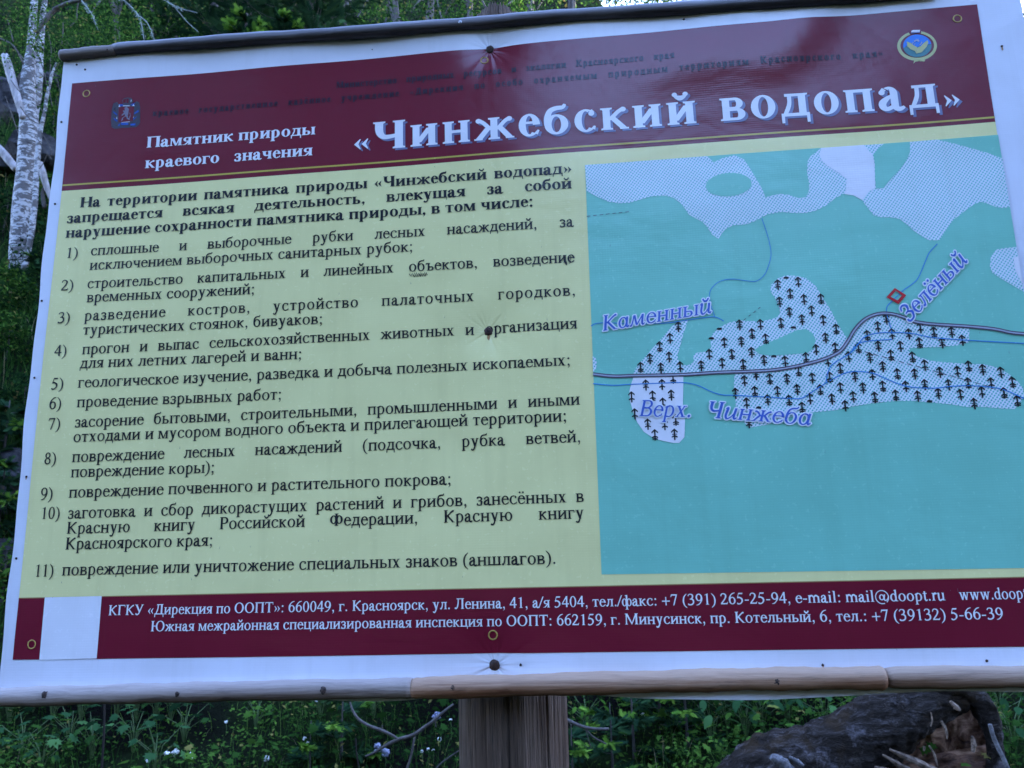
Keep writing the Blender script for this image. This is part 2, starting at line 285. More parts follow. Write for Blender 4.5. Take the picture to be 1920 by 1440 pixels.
            s.path([(.19, C*.52, T), (.3, C*.51, T*1.4), (.4, C*.4, S), (.425, .19, SC), (.35, .045, S*.9), (.23, T*.3, T*1.5), (.12, .025, T*1.7), (.06, .1, T*1.8)]); s.ball(.075, .11, .045)
        # ---- figures
        elif ch == '0': W = .5; s.ring(.25, .333, .215, .345, S, T*.9, n=32)
        elif ch == '1': W = .5; s.rect(.26-S/2, 0, .26+S/2, .62); s.serif(.26, 0, 1); s.poly((.26+S/2, .676), (.11, .59), (.12, .565), (.26-S/2, .6), (.26+S/2, .56))
        elif ch == '2': W = .5; s.path([(.05, .5, T*1.2), (.1, .61, S*.6), (.2, .645, S*.6), (.32, .6, S*.8), (.36, .49, S), (.3, .34, S*.8), (.17, .17, T*1.6), (.06, .05, T*1.4)]); s.poly((.03, 0), (.43, 0), (.475, .14), (.45, .14), (.4, .075), (.06, .075), (.03, .03))
        elif ch == '3': W = .5; s.path([(.06, .54, T*1.2), (.12, .63, S*.55), (.22, .65, S*.55), (.33, .6, S*.85), (.345, .49, S*.9), (.28, .38, T*1.5), (.16, .34, T)]); s.path([(.18, .355, T), (.3, .345, T*1.8), (.385, .25, S), (.37, .1, S*.9), (.25, .015, T*1.6), (.12, .01, T*1.6), (.055, .05, T*2)]); s.ball(.07, .05, .042)
        elif ch == '4': W = .5; s.rect(.335-S/2, 0, .335+S/2, .676); s.rect(.02, .17, .475, .235); s.poly((.335-S*.3, .676), (.335+S/2, .676), (.07, .2), (.02, .235))
        elif ch == '5': W = .5; s.poly((.165, .676), (.43, .676), (.40, .595), (.155, .595)); s.poly((.165, .676), (.195, .676), (.12, .4), (.06, .36)); s.path([(.08, .385, T*2), (.2, .4, S*.8), (.34, .32, S), (.375, .19, S), (.3, .06, S*.7), (.17, .005, T*1.5), (.08, .02, T*1.6)]); s.ball(.08, .04, .045)
        elif ch == '6': W = .5; s.ring(.255, .215, .21, .228, S, T*1.1); s.path([(.085, .22, S), (.1, .4, S*.9), (.2, .57, S*.6), (.31, .65, T*1.2), (.44, .685, T*.6)])
        elif ch == '7': W = .5; s.poly((.07, .662), (.45, .662), (.45, .64), (.41, .585), (.11, .585), (.05, .49), (.02, .5)); s.poly((.36, .6), (.45, .64), (.24, -.01), (.17, -.01))
        elif ch == '8': W = .5; s.ring(.25, .505, .17, .17, S*.85, T*1.1); s.ring(.25, .175, .2, .188, S*.9, T*1.1)
        elif ch == '9': W = .5; s.ring(.245, .447, .21, .228, S, T*1.1); s.path([(.415, .45, S), (.4, .27, S*.9), (.3, .1, S*.6), (.19, .01, T*1.2), (.06, -.02, T*.6)])
        # ---- latin
        elif ch in 'il': W = .278; s.stem(.14, 0, .683 if ch == 'l' else X, hr=0); ch == 'i' and s.ball(.135, .62, .052)
        elif ch == 'd': W = .5; s.ring(.23, X/2, .2, X/2+O, S, T); s.rect(.37-S/2, 0, .37+S/2, .683); s.poly((.27, .65), (.4, .683), (.4, .6), (.27, .63)); s.rect(.37, 0, .49, .04)
        elif ch == 'm': W = .778; [s.stem(x, 0, X*.85, head=0) for x in (.11, .385, .66)]; s.rect(.11-S/2, .3, .11+S/2, X); s.rect(.04, X-.04, .12, X); [s.path([(x, X*.7, T*1.2), (x+.08, X-.04, T*2), (x+.17, X-.03, S*.9), (x+.275, X*.7, S)]) for x in (.11, .385)]
        elif ch == 'r': W = .333; s.stem(.12, 0, X, hr=0); s.path([(.13, X*.65, T*1.2), (.2, X-.05, T*2), (.28, X-.02, T*2.3)]); s.ball(.29, X-.045, .045)
        elif ch == 't': W = .278; s.rect(.13-S/2, .08, .13+S/2, .56); s.path([(.13, .12, S), (.15, .03, S*.8), (.2, .015, T*1.8), (.27, .06, T)]); s.rect(.02, X-.04, .26, X)
        elif ch == 'u': W = .5; s.rect(.105-S/2, .14, .105+S/2, X); s.path([(.105, .2, S), (.12, .05, S*.9), (.2, .015, T*2), (.36, .1, T*1.3)]); s.rect(.37-S/2, 0, .37+S/2, X); s.rect(.02, X-.035, .1, X); s.rect(.29, X-.035, .37, X); s.rect(.37, 0, .48, .035)
        elif ch == 'w':
            W = .722; [s.diag(a, X, c, 0, S*1.05) for a, c in ((.11, .235), (.36, .49))]; [s.diag(a, X, c, 0, T*1.3) for a, c in ((.36, .235), (.61, .49))]; [s.rect(x-.09, X-.03, x+.09, X) for x in (.11, .36, .62)]
        elif ch == '@': W = .921; s.ring(.46, .26, .42, .42, T*1.1, T*1.1, -50, 290, 40); s.ring(.44, .25, .16, .18, S*.8, T*1.1); s.path([(.62, .42, S*.7), (.585, .14, S*.7), (.64, .06, T*1.4), (.76, .12, T*1.1), (.86, .3, T*1.1)])
        # ---- marks
        elif ch in '.,': W = .25; s.ball(.125, .045, .057+(.02 if b else 0)); ch == ',' and s.path([(.15, .04, .06), (.15, -.06, .04), (.08, -.14, .015)])
        elif ch in ':;': W = .278; s.ball(.14, .045, .057+(.015 if b else 0)); s.ball(.14, X-.06, .057+(.015 if b else 0)); ch == ';' and s.path([(.165, .04, .06), (.165, -.06, .04), (.09, -.14, .015)])
        elif ch == '-': W = .333; s.rect(.04, .195, .29, .26)
        elif ch == '+': W = .564; s.rect(.03, .225, .53, .29); s.rect(.25, 0, .315, .51)
        elif ch == '/': W = .278; s.diag(-.01, -.014, .285, .676, .07)
        elif ch in '()':
            W = .333; f = (lambda x: x) if ch == '(' else (lambda x: .333-x); s.path([(f(.3), .68, T*.6), (f(.14), .5, S*.7), (f(.085), .25, S*.95), (f(.14), -.01, S*.7), (f(.3), -.18, T*.6)])
        elif ch in '«»':
            W = .5; f = (lambda x: x) if ch == '«' else (lambda x: .5-x)
            for dx in (0, .2):
                s.poly((f(.04+dx), .225), (f(.04+dx+S*.6+.035), .225), (f(.22+dx), .4), (f(.2+dx), .415)); s.poly((f(.04+dx), .225), (f(.04+dx+S*.6+.035), .225), (f(.22+dx), .05), (f(.2+dx), .035))
        else: W = .25
        return W
    def glyph(s, ch):
        if ch not in s.cache:
            s.P = []; same = {'e': 'е', 'o': 'о', 'c': 'с', 'р': 'р', 'о': 'о'}
            W = s.draw(same.get(ch, ch)); V, Fc = [], []
            if s.halo: s.P = [[(x+s.halo*math.cos(a*math.pi/5), y+s.halo*math.sin(a*math.pi/5)) for x, y in p] for p in s.P for a in range(10)]
            for p in s.P:
                a = sum(p[k][0]*p[(k+1) % len(p)][1]-p[(k+1) % len(p)][0]*p[k][1] for k in range(len(p)))
                if abs(a) < 1e-7: continue
                if a < 0: p = p[::-1]
                n = len(V); V += [Vector((x*s.wx+s.it*y, y)) for x, y in p]; Fc.append(list(range(n, n+len(p))))
            if V:
                r = delaunay_2d_cdt(V, [], Fc, 1, 1e-4); vs = [tuple(v) for v in r[0]]
                PP = [[tuple(V[i]) for i in f] for f in Fc]; BB = [(min(p[0] for p in q), max(p[0] for p in q), min(p[1] for p in q), max(p[1] for p in q)) for q in PP]; fs = []
                for f in r[2]:
                    cx, cy = sum(vs[i][0] for i in f)/len(f), sum(vs[i][1] for i in f)/len(f)
                    if any(b[0] <= cx <= b[1] and b[2] <= cy <= b[3] and inside(cx, cy, q) for b, q in zip(BB, PP)): fs.append(f)
            else: vs, fs = [], []
            s.cache[ch] = (W*s.wx, vs, fs)
        return s.cache[ch]
    def word(s, w, sp=0):      # width, verts, faces with the pen at 0
        x = 0; V, F = [], []
        for ch in w:
            a, v, f = s.glyph(ch); n = len(V); V += [(p[0]+x, p[1]) for p in v]; F += [[i+n for i in q] for q in f]; x += a+sp
        return x-sp, V, F
REG = Pen(.1, .05, .452, .662, .052, .024, .03)
BOLD = Pen(.145, .046, .465, .67, .042, .03, .03)
ITAL = Pen(.085, .042, .45, .662, .045, .024, .03, it=.22)
ITALB = Pen(.085, .042, .45, .662, .045, .024, .03, it=.22, halo=.052)
TITLE = Pen(.137, .056, .515, .67, .042, .036, .02, wx=1.06)
HEADF = Pen(.155, .068, .48, .68, .045, .04, .03)
# ---------------------------------------------------------------- the board
SIGN = Vector((0.0, D+.12, 0.0))
sign = empty('information_sign', SIGN, 'large nature reserve information banner in Russian nailed with pole battens to a thick weathered post', 'sign')
BOLTS = [P(918, 91), P(915, 620), P(927, 1248)]
UL = (P(118, 118)[0]+P(0, 1290)[0])/2; UR = P(1916, 8)[0]; VT = P(640, 60)[1]+.002; VB0 = P(640, 1306)[1]
BUL = P(1330, 110)
def wav(u, v):          # gentle waves of the stretched vinyl, towards the viewer
    h = .0013*math.sin(7*u+2*v)+.0009*math.sin(11*v-5*u+1)+.0007*math.sin(17*u+1.5*v+2)
    h += .0045*math.exp(-((u-BUL[0])**2/.012+(v-BUL[1])**2/.0025))
    q = P(1500, 60); h += .0045*math.exp(-((u-q[0]-.6*(v-q[1]))**2/.002+(v-q[1])**2/.004))
    h += .0034*math.sin(u*21+v*14+1.5*math.sin(u*9))*math.exp(-max(0, v-VB0)/.035)*(1 if v < VB0+.2 else 0)
    h += .0016*math.sin(u*26+1)*math.exp(-max(0, VT-v)/.05)
    for b in BOLTS: h -= .0045*math.exp(-((u-b[0])**2+(v-b[1])**2)/.0011)
    return h
LAY = .00022
def S3(u, v, k=0): return (u-SIGN.x, D-wav(u, v)-(k*LAY+.0003 if k else 0)-SIGN.y, v+EYE-SIGN.z)
def vinyl(name, col, rough=.34, hatch=None):
    rough = rough*.72
    m = Mat(name, rough, .55); co = m.coord()
    # scattered grime of the weathered sheet
    g = m.noise(co, 9, 5, .6); g2 = m.noise(co, 160, 3, .6)
    dirt = m.math('MULTIPLY', m.N('ShaderNodeMapRange', {'Value': g, 'From Min': .42, 'From Max': .7}).outputs[0], .16)
    run_ = m.noise(m.coord((38, 1, 2.2)), 1, 5, .65); dirt = m.math('ADD', dirt, m.math('MULTIPLY', m.N('ShaderNodeMapRange', {'Value': run_, 'From Min': .52, 'From Max': .78}).outputs[0], .16))
    c = col
    if hatch:
        tc = m.N('ShaderNodeTexCoord').outputs['Object']; s_ = m.N('ShaderNodeSeparateXYZ', {'Vector': tc})
        p = math.pi/.0047; a = m.math('ADD', m.math('MULTIPLY', s_.outputs[0], p*.98), m.math('MULTIPLY', s_.outputs[2], -p*.78)); b = m.math('ADD', m.math('MULTIPLY', s_.outputs[0], p*.78), m.math('MULTIPLY', s_.outputs[2], p*.98))
        f = m.math('MULTIPLY', m.math('SINE', a), m.math('SINE', a)); f2 = m.math('MULTIPLY', m.math('SINE', b), m.math('SINE', b))
        k = m.N('ShaderNodeMapRange', {'Value': m.math('MULTIPLY', f, m.math('ADD', f2, .35)), 'From Min': .36, 'From Max': .7}).outputs[0]
        c = m.mix(k, col, hatch)
    d = m.mix(dirt, (1, 1, 1), (.62, .6, .52)); c2 = m.mix(1.0, c, d, 'MULTIPLY'); m.base(c2)
    # woven backing showing through as fine ribs, creases and pulls at the nails
    sx = m.N('ShaderNodeSeparateXYZ', {'Vector': co}); rib = m.math('SINE', m.math('MULTIPLY', sx.outputs[2], 2*math.pi/.0034))
    rib2 = m.math('SINE', m.math('MULTIPLY', sx.outputs[0], 2*math.pi/.0038))
    h = m.math('MULTIPLY', m.math('ADD', rib, m.math('MULTIPLY', rib2, .5)), .000014)
    st = m.noise(m.coord((1.5, 1, 2.6)), 3.2, 4, .5, .3); h = m.math('ADD', h, m.math('MULTIPLY', st, .003))
    for k, (bu, bv) in enumerate(BOLTS):
        dx = m.math('SUBTRACT', sx.outputs[0], bu-SIGN.x); dz = m.math('SUBTRACT', sx.outputs[2], bv+EYE)
        r = m.math('SQRT', m.math('ADD', m.math('MULTIPLY', dx, dx), m.math('MULTIPLY', dz, dz)))
        an = m.math('ARCTAN2', dz, dx); e = m.math('EXPONENT', m.math('MULTIPLY', r, -26))
        an; cv = m.N('ShaderNodeCombineXYZ', {'X': m.math('COSINE', an), 'Y': m.math('SINE', an), 'Z': m.math('MULTIPLY_ADD', r, 3, k*7.3)}).outputs[0]
        s1 = m.math('SUBTRACT', m.noise(cv, 2.1, 1, .5), .5)
        h = m.math('ADD', h, m.math('MULTIPLY', m.math('MULTIPLY', s1, e), (.004, .003, .0065)[k]))
    m.bump(h, 1.0, 1.0)
    rr = m.math('MULTIPLY_ADD', g2, .10, rough-.05); m.L(rr, m.b.inputs['Roughness'])
    return m.m
V_WHITE = vinyl('vinyl_white', (.80, .78, .86)); V_MAROON = vinyl('print_maroon', (.185, .010, .028), .3); V_YEL = vinyl('print_yellow', (.91, .80, .36), .36)
V_TEAL = vinyl('print_teal', (.23, .60, .46), .36); V_HATCH = vinyl('print_dotted', (.78, .80, .86), .36, (.16, .52, .46)); V_WH2 = vinyl('print_white', (.86, .82, .86), .36)
V_INK = vinyl('print_black', (.012, .012, .018), .4); V_NAVY = vinyl('print_navy', (.004, .005, .022), .42); V_SHAD = vinyl('print_slate_blue', (.19, .185, .33), .36)
V_GOLD = vinyl('print_gold', (.60, .45, .08), .36); V_BLUE = vinyl('print_blue', (.07, .14, .52), .36); V_RIVER = vinyl('print_river_blue', (.06, .26, .62), .36)
V_RED = vinyl('print_red', (.55, .02, .03), .36); V_GREY = vinyl('print_grey', (.10, .085, .12), .4); V_LGREY = vinyl('print_pale_grey', (.42, .42, .52), .4)
V_RIB = vinyl('crest_blue', (.03, .11, .45), .36); V_LION = vinyl('crest_grey', (.22, .19, .25), .4); V_HALO = vinyl('print_halo', (.80, .80, .86), .36)
V_SKYB = vinyl('print_sky_blue', (.02, .2, .72), .36); V_GRN = vinyl('print_dark_green', (.06, .22, .24), .36); V_WHEAT = vinyl('print_wheat', (.55, .52, .22), .36)
# banner sheet with turned edges
def sheet():
    nu, nv = 128, 88; V, F = [], []
    for j in range(nv+1):
        for i in range(nu+1):
            a, b = i/nu, j/nv; u = UL+(UR-UL)*a
            px = 960+u*900
            low = VB0+.001-(.0065*math.exp(-((u-P(700, 1300)[0])/.09)**4)+.0075*math.exp(-((u-P(1380, 1300)[0])/.16)**4)); lowe = low-.0006*math.sin(40*u)
            v = lowe+(VT-lowe)*b
            uu = u+(.0012*math.sin(v*23)+.0008*math.sin(v*51+1) if i in (0, nu) else 0)
            V.append(S3(uu, v))
    n = nu+1
    for j in range(nv):
        for i in range(nu): F.append((j*n+i, j*n+i+1, (j+1)*n+i+1, (j+1)*n+i))
    loop = [i for i in range(n)]+[j*n+nu for j in range(1, nv+1)]+[nv*n+i for i in range(nu-1, -1, -1)]+[j*n for j in range(nv-1, 0, -1)]
    prev = loop; cu, cv = (UL+UR)/2, (VT+VB0)/2+EYE
    prev = list(range(len(V), len(V)+len(loop))); V += [V[q] for q in loop]
    for dy, ins in ((.003, 0), (.012, .0008), (.012, .02)):
        m0 = len(V)
        for q in loop:
            x, y, z = V[q]; s = .0
            V.append((x-ins*(1 if x+SIGN.x > cu+.6 else -1 if x+SIGN.x < cu-.6 else 0), y+dy, z-(ins if dy > .01 else 0)*(1 if z > cv+.4 else -1 if z < cv-.4 else 0)))
        cur = list(range(m0, m0+len(loop))); L = len(loop)
        for k in range(L): F.append((prev[k], cur[k], cur[(k+1) % L], prev[(k+1) % L]))
        prev = cur
    return V, F
V, F = sheet(); banner = mesh('banner', V, F, sign, V_WHITE, smooth=True)
def printed(name, polys, mat, k, parent=None, dens=.010):
    """polys: lists of (u, v); one flat print on the sheet at layer k"""
    VV, FF = [], []
    for poly in polys:
        a = sum(poly[i][0]*poly[(i+1) % len(poly)][1]-poly[(i+1) % len(poly)][0]*poly[i][1] for i in range(len(poly)))
        if a < 0: poly = poly[::-1]
        us = [p[0] for p in poly]; vs = [p[1] for p in poly]; pts = [Vector(p) for p in poly]
        if (max(us)-min(us)) > dens*1.5 or (max(vs)-min(vs)) > dens*1.5:
            # densify edges
            q = []
            for i in range(len(poly)):
                a0, b0 = poly[i], poly[(i+1) % len(poly)]; l = math.hypot(b0[0]-a0[0], b0[1]-a0[1]); n = max(1, int(l/dens))
                q += [(a0[0]+(b0[0]-a0[0])*t/n, a0[1]+(b0[1]-a0[1])*t/n) for t in range(n)]
            poly = q; pts = [Vector(p) for p in poly]
            i = math.ceil(min(us)/dens)
            while i*dens < max(us):
                j = math.ceil(min(vs)/dens)
                while j*dens < max(vs):
                    if inside(i*dens, j*dens, poly): pts.append(Vector((i*dens, j*dens)))
                    j += 1
                i += 1
        r = delaunay_2d_cdt(pts, [], [list(range(len(poly)))], 1, 1e-5); n = len(VV); vv = r[0]
        VV += [S3(p[0], p[1], k) for p in vv]
        for f in r[2]:
            cx, cy = sum(vv[i][0] for i in f)/len(f), sum(vv[i][1] for i in f)/len(f)
            if inside(cx, cy, poly): FF.append([i+n for i in f])
    return mesh(name, VV, FF, parent or banner, mat, smooth=True)
def pp(pts): return [P(*q) for q in pts]
def z3(pts, ox=1280, oy=480): return [(ox+x/3, oy+y/3) for x, y in pts]
def smooth_poly(pts, n=4, closed=True):
    out = []; L = len(pts)
    for k in range(L if closed else L-1):
        a, b, c, d = (pts[(k-1) % L], pts[k], pts[(k+1) % L], pts[(k+2) % L]) if closed else (pts[max(k-1, 0)], pts[k], pts[k+1], pts[min(k+2, L-1)])
        for j in range(n):
            t = j/n; out.append(tuple(.5*(2*b[m]+(c[m]-a[m])*t+(2*a[m]-5*b[m]+4*c[m]-d[m])*t*t+(3*b[m]-a[m]-3*c[m]+d[m])*t**3) for m in range(len(b))))
    if not closed: out.append(pts[-1])
    return out
def strip(pts, w):       # (u, v) polyline -> quads of width w
    q = []
    for k in range(len(pts)-1):
        a, b = pts[k], pts[k+1]
        def nrm(i):
            p, r = pts[max(i-1, 0)], pts[min(i+1, len(pts)-1)]; l = math.hypot(r[0]-p[0], r[1]-p[1]) or 1; return (-(r[1]-p[1])/l*w/2, (r[0]-p[0])/l*w/2)
        n0, n1 = nrm(k), nrm(k+1)
        q.append([(a[0]+n0[0], a[1]+n0[1]), (b[0]+n1[0], b[1]+n1[1]), (b[0]-n1[0], b[1]-n1[1]), (a[0]-n0[0], a[1]-n0[1])])
    return q
def line(name, lines, w, mat, k, smooth=True, parent=None):
    polys = []
    for l in lines:
        q = pp(smooth_poly(l, 5, False) if smooth else l); polys += strip(q, w)
    return printed(name, polys, mat, k, parent, dens=.05)
# panels
printed('header_panel', [pp([(137, 158), (1832, 8), (1867, 227.5), (117, 359)])], V_MAROON, 1)
printed('body_panel', [pp([(117, 359), (1867, 227.5), (2005, 1081), (36, 1122)])], V_YEL, 1)
printed('footer_panel', [pp([(36, 1122), (2005, 1081), (2026, 1211), (24, 1237)])], V_MAROON, 1)
printed('map_panel', [pp([(1097, 311), (1872, 252), (2002, 1064), (1128, 1077)])], V_TEAL, 2)
printed('blank_label', [pp([(85.5, 1120), (192, 1117.5), (183.5, 1234), (75.5, 1237)])], V_WH2, 2)
line('gold_rule', [[(118.5, 348.5), (1866, 219)]], .0027, V_GOLD, 2, smooth=False)
line('edge_rule', [[(36, 1121.5), (2005, 1080.5)]], .0012, vinyl('print_ochre', (.45, .22, .1)), 2, smooth=False)
# hatched woods of the map
A = [(1097,311),(1325,293.5),(1338,305),(1355,297),(1378,292),(1395,300),(1408,320),(1420,340),(1430,357),(1435,371),(1447,367),(1463,364),(1480,366),(1497,372),(1510,370),(1516,360),(1517,345),(1513,325),(1514,303),(1520,293),(1540,277.5),(1590,274),(1600,365),(1582,363),(1565,372),(1550,385),(1530,395),(1510,400),(1490,400),(1465,398),(1440,402),(1428,408),(1415,415),(1400,421),(1375,423),(1360,430),(1353,438),(1347,448),(1335,440),(1327,428),(1318,417),(1305,410),(1292,403),(1283,390),(1275,380),(1262,371),(1245,367),(1220,369),(1200,375),(1180,381),(1160,382),(1140,379),(1120,370),(1100,360)]
Bh = [(1600,273),(1758,260.5),(1790,268),(1825,278),(1855,287),(1880,297),(1894,388),(1880,390),(1868,388),(1853,382),(1840,378),(1828,382),(1812,393),(1800,403),(1790,410),(1780,423),(1770,438),(1762,450),(1742,450),(1730,443),(1715,433),(1700,420),(1688,410),(1670,407),(1650,407),(1638,403),(1630,393),(1620,380),(1608,360)]
Ch = [(1906,463),(1885,465),(1868,468),(1858,480),(1856,500),(1861,512),(1875,521),(1895,533),(1919,547)]
D1 = [(1283,600),(1270,606),(1260,612),(1250,623),(1233,643),(1213,665),(1197,683),(1188,697),(1188,703),(1281,702),(1280,686),(1273,680),(1270,667),(1275,650),(1280,630),(1290,601)]
D2 = [(1275,685),(1290,685),(1300,680),(1300,667),(1305,662),(1323,660),(1333,653),(1332,640),(1335,627),(1347,615),(1367,605),(1387,601),(1403,603),(1427,603),(1447,599),(1457,595),(1462,588),(1460,577),(1453,560),(1444,547),(1445,535),(1457,523),(1473,517),(1493,518),(1510,522),(1527,535),(1538,552),(1547,567),(1557,583),(1567,603),(1577,620),(1588,637),(1573,660),(1547,673),(1513,683),(1463,693),(1413,697),(1347,699),(1280,702)]
E1 = [(1377,699),(1413,697),(1463,693),(1513,683),(1547,673),(1573,660),(1587,643),(1603,617),(1623,599),(1647,590),(1670,590),(1693,596),(1713,604),(1747,609),(1818,613),(1817,642),(1793,648),(1760,651),(1727,652),(1707,653),(1703,660),(1717,668),(1747,677),(1780,680),(1813,682),(1847,683),(1873,690),(1890,700),(1907,713),(1918,727),(1921,743),(1913,757),(1903,767),(1880,766),(1847,763),(1813,763),(1780,758),(1747,755),(1713,752),(1680,752),(1633,757),(1597,763),(1563,770),(1533,773),(1513,775),(1480,783),(1437,797),(1407,802),(1398,797),(1390,785),(1380,773),(1378,747),(1375,727)]
printed('dotted_area', [pp(A)], V_HATCH, 3); printed('dotted_area', [pp(Bh)], V_HATCH, 3); printed('dotted_area', [pp(Ch)], V_HATCH, 3)
printed('dotted_area', [pp(D1)], V_HATCH, 3); printed('dotted_area', [pp(D2)], V_HATCH, 3); printed('dotted_area', [pp(E1)], V_HATCH, 3)
printed('dotted_area', [pp([(1111,668),(1117,672),(1119,682),(1117,693),(1112,699)])], V_HATCH, 3)
WB = [(1540,277.5),(1620,271),(1628,280),(1637,290),(1640,305),(1641,335),(1641,352),(1628,360),(1620,371),(1617,375),(1600,366),(1584,364),(1587,350),(1587,335),(1575,325),(1550,310),(1540,300),(1536,288)]
printed('white_area', [pp(WB)], V_WH2, 4)
printed('white_area', [pp([(1189,704),(1281,703),(1281,720),(1280,760),(1284,790),(1283,820),(1273,831),(1263,831),(1247,828),(1227,823),(1207,810),(1195,793),(1187,773),(1181,753),(1180,733),(1184,718)])], V_WH2, 4)
printed('white_area', [pp([(1909,480),(1900,484),(1903,505),(1912,525),(1917,531)])], V_WH2, 4)
ell = [(1366+43*math.cos(a*math.pi/12), 347-2.5*math.cos(a*math.pi/12)+22*math.sin(a*math.pi/12)) for a in range(24)]
printed('teal_area', [pp(ell)], V_TEAL, 4)
printed('teal_area', [pp([(1658,268.3),(1707,264.6),(1707,285),(1697,305),(1680,325),(1667,340),(1658,352),(1643,353),(1641.5,335),(1641,305),(1638,289),(1648,277)])], V_TEAL, 4)
printed('teal_area', [pp([(1413,657),(1430,647),(1460,635),(1493,620),(1510,618),(1523,627),(1528,638),(1525,653),(1513,663),(1487,665),(1447,668),(1423,665)])], V_TEAL, 4)
# tree symbols
TD2 = [(533,165),(648,150),(602,215),(543,262),(680,248),(775,245),(598,320),(722,312),(550,380),(668,362),(787,365),(860,415),(318,390),(435,388),(388,440),(328,485),(233,490),(465,470),(800,465),(148,555),(275,555),(385,545),(747,530),(855,520),(103,620),(220,605),(338,612),(455,590),(573,595),(690,575)]
TE = [(1143,358),(1095,400),(1035,450),(1270,440),(1335,405),(1412,430),(1512,430),(1175,440),(1330,490),(1458,490),(1572,475),(985,520),(1097,510),(1222,510),(1168,560),(1050,575),(930,570),(1290,570),(1122,625),(1360,615),(882,635),(1445,655),(1545,650),(1608,620),(1688,640),(1790,655),(1205,665),(1303,665),(813,595),(648,650),(410,670),(345,705),(487,695),(583,695),(725,690),(823,685),(965,680),(1063,670),(1605,715),(1495,725),(1735,715),(1855,710),(1360,725),(1252,735),(1122,735),(1010,745),(883,745),(770,755),(640,755),(530,765),(403,765),(295,775),(1683,765),(1808,770),(1437,775),(1562,780),(1195,785),(1320,790),(955,795),(1077,797),(835,808),(712,805),(595,815),(475,812),(357,830),(1883,815),(1640,830),(910,845),(668,855),(370,940)]
TD1 = [(1895,400),(1848,465),(1790,512),(1735,580),(1843,570),(1683,628),(1797,632),(1905,625),(1865,690),(1712,728),(1803,725),(1750,790),(1855,785),(1632,795),(1808,830),(1723,948),(1818,950),(1763,1008),(1873,1005),(1650,890),(1880,925)]
TP = [(125+455, 125, 0), (205, 412, 0), (620, 405, 0), (160, 465, 0), (1387, 818, 0), (425, 855, 0), (510, 567, 0)]
def symbols(pts, ox, oy, parts):
    h = .0076
    for i, (x, y) in enumerate(pts):
        polys = []
        u, v = P(ox+x/3, oy+y/3)
        def q(*a): return [(u+p[0]*h, v+p[1]*h) for p in a]
        polys.append(q((-.13, -1), (.13, -1), (.13, .95), (-.13, .95)))
        for d in (-1, 1):
            polys.append(q((0, 1.08), (0, .76), (d*.55, .26), (d*.6, .52))); polys.append(q((d*.08, -.14), (d*.08, -.4), (d*.5, -.6), (d*.54, -.36)))
            if i % 3 == 0: polys.append(q((d*.08, .12), (d*.08, -.02), (d*.42, -.06), (d*.44, .08)))
            if i % 3 == 2: polys.append(q((d*.1, -.55), (d*.1, -.75), (d*.45, -.92), (d*.48, -.7)))
        printed('tree_symbol', polys, V_INK, 5, dens=.1)
    
symbols(TD1, 640, 480, 0); symbols(TD2+TE, 1280, 480, 0)
dabs = []
for x, y, _ in TP:
    u, v = P(1280+x/3, 480+y/3); dabs.append([(u-.004, v-.001), (u+.003, v-.0018), (u+.0035, v+.001), (u, v+.002), (u-.003, v+.0012)])
for q_ in dabs: printed('tree_symbol', [q_], V_INK, 5, dens=.1)
# waters, road, waterfall mark
line('stream', [[(1428,410),(1437,437),(1443,460),(1445,480),(1440,500),(1432,517),(1417,528),(1397,527),(1373,524),(1350,528),(1335,540),(1330,553),(1332,570),(1340,595)]], .0010, V_RIVER, 5)
line('stream', [[(1108,612),(1127,606),(1200,608),(1250,606),(1280,602),(1313,597),(1340,595),(1357,603)]], .0012, V_RIVER, 5)
line('stream', [[(1758,457),(1743,473),(1735,490),(1722,520),(1710,533),(1693,545),(1670,567),(1662,577),(1662,590),(1667,607),(1672,627)]], .0012, V_RIVER, 5)
line('river', [[(1112,720),(1150,723),(1187,721),(1240,719),(1280,718),(1307,723),(1333,735),(1353,741),(1377,742),(1430,745),(1480,748),(1503,747),(1530,730),(1563,710),(1593,698),(1633,700),(1663,712),(1700,725),(1747,728),(1780,725),(1813,723),(1847,725),(1880,730),(1920,747),(1960,768)],
               [(1547,717),(1557,687),(1593,663),(1607,647),(1620,633),(1647,625),(1703,625),(1747,633),(1813,638),(1920,644),(1935,645)], [(1593,663),(1613,643),(1672,637)]], .0014, V_RIVER, 5)
o = line('trail', [[(1100+k*12, 407-k*1.4), (1107+k*12, 406-k*1.4)] for k in range(7)]+[[(1425-k*9, 577+k*7), (1421-k*9, 580+k*7)] for k in range(5)]+[[(1620+k*16, 660+k*4.4), (1630+k*16, 663+k*4.4)] for k in range(15)], .0009, V_GREY, 5, smooth=False); o['kind'] = 'stuff'
road = [(1112,702),(1150,706),(1187,705),(1280,703),(1347,699),(1413,697),(1463,693),(1513,683),(1547,673),(1573,660),(1587,643),(1603,617),(1623,598),(1647,589),(1670,589),(1693,595),(1713,603),(1747,608),(1813,612),(1863,617),(1897,624),(1932,627)]
line('road_line', [road], .0052, V_GREY, 6); line('road_line', [road], .0018, V_LGREY, 7)
dm = [(1661,558),(1677,540.5),(1698.5,554),(1684,571)]; di = [(1669,557),(1679,546),(1690.5,554.5),(1682,564)]
printed('waterfall_mark', [pp([dm[k], dm[(k+1) % 4], di[(k+1) % 4], di[k]]) for k in range(4)], V_RED, 7, dens=.1)
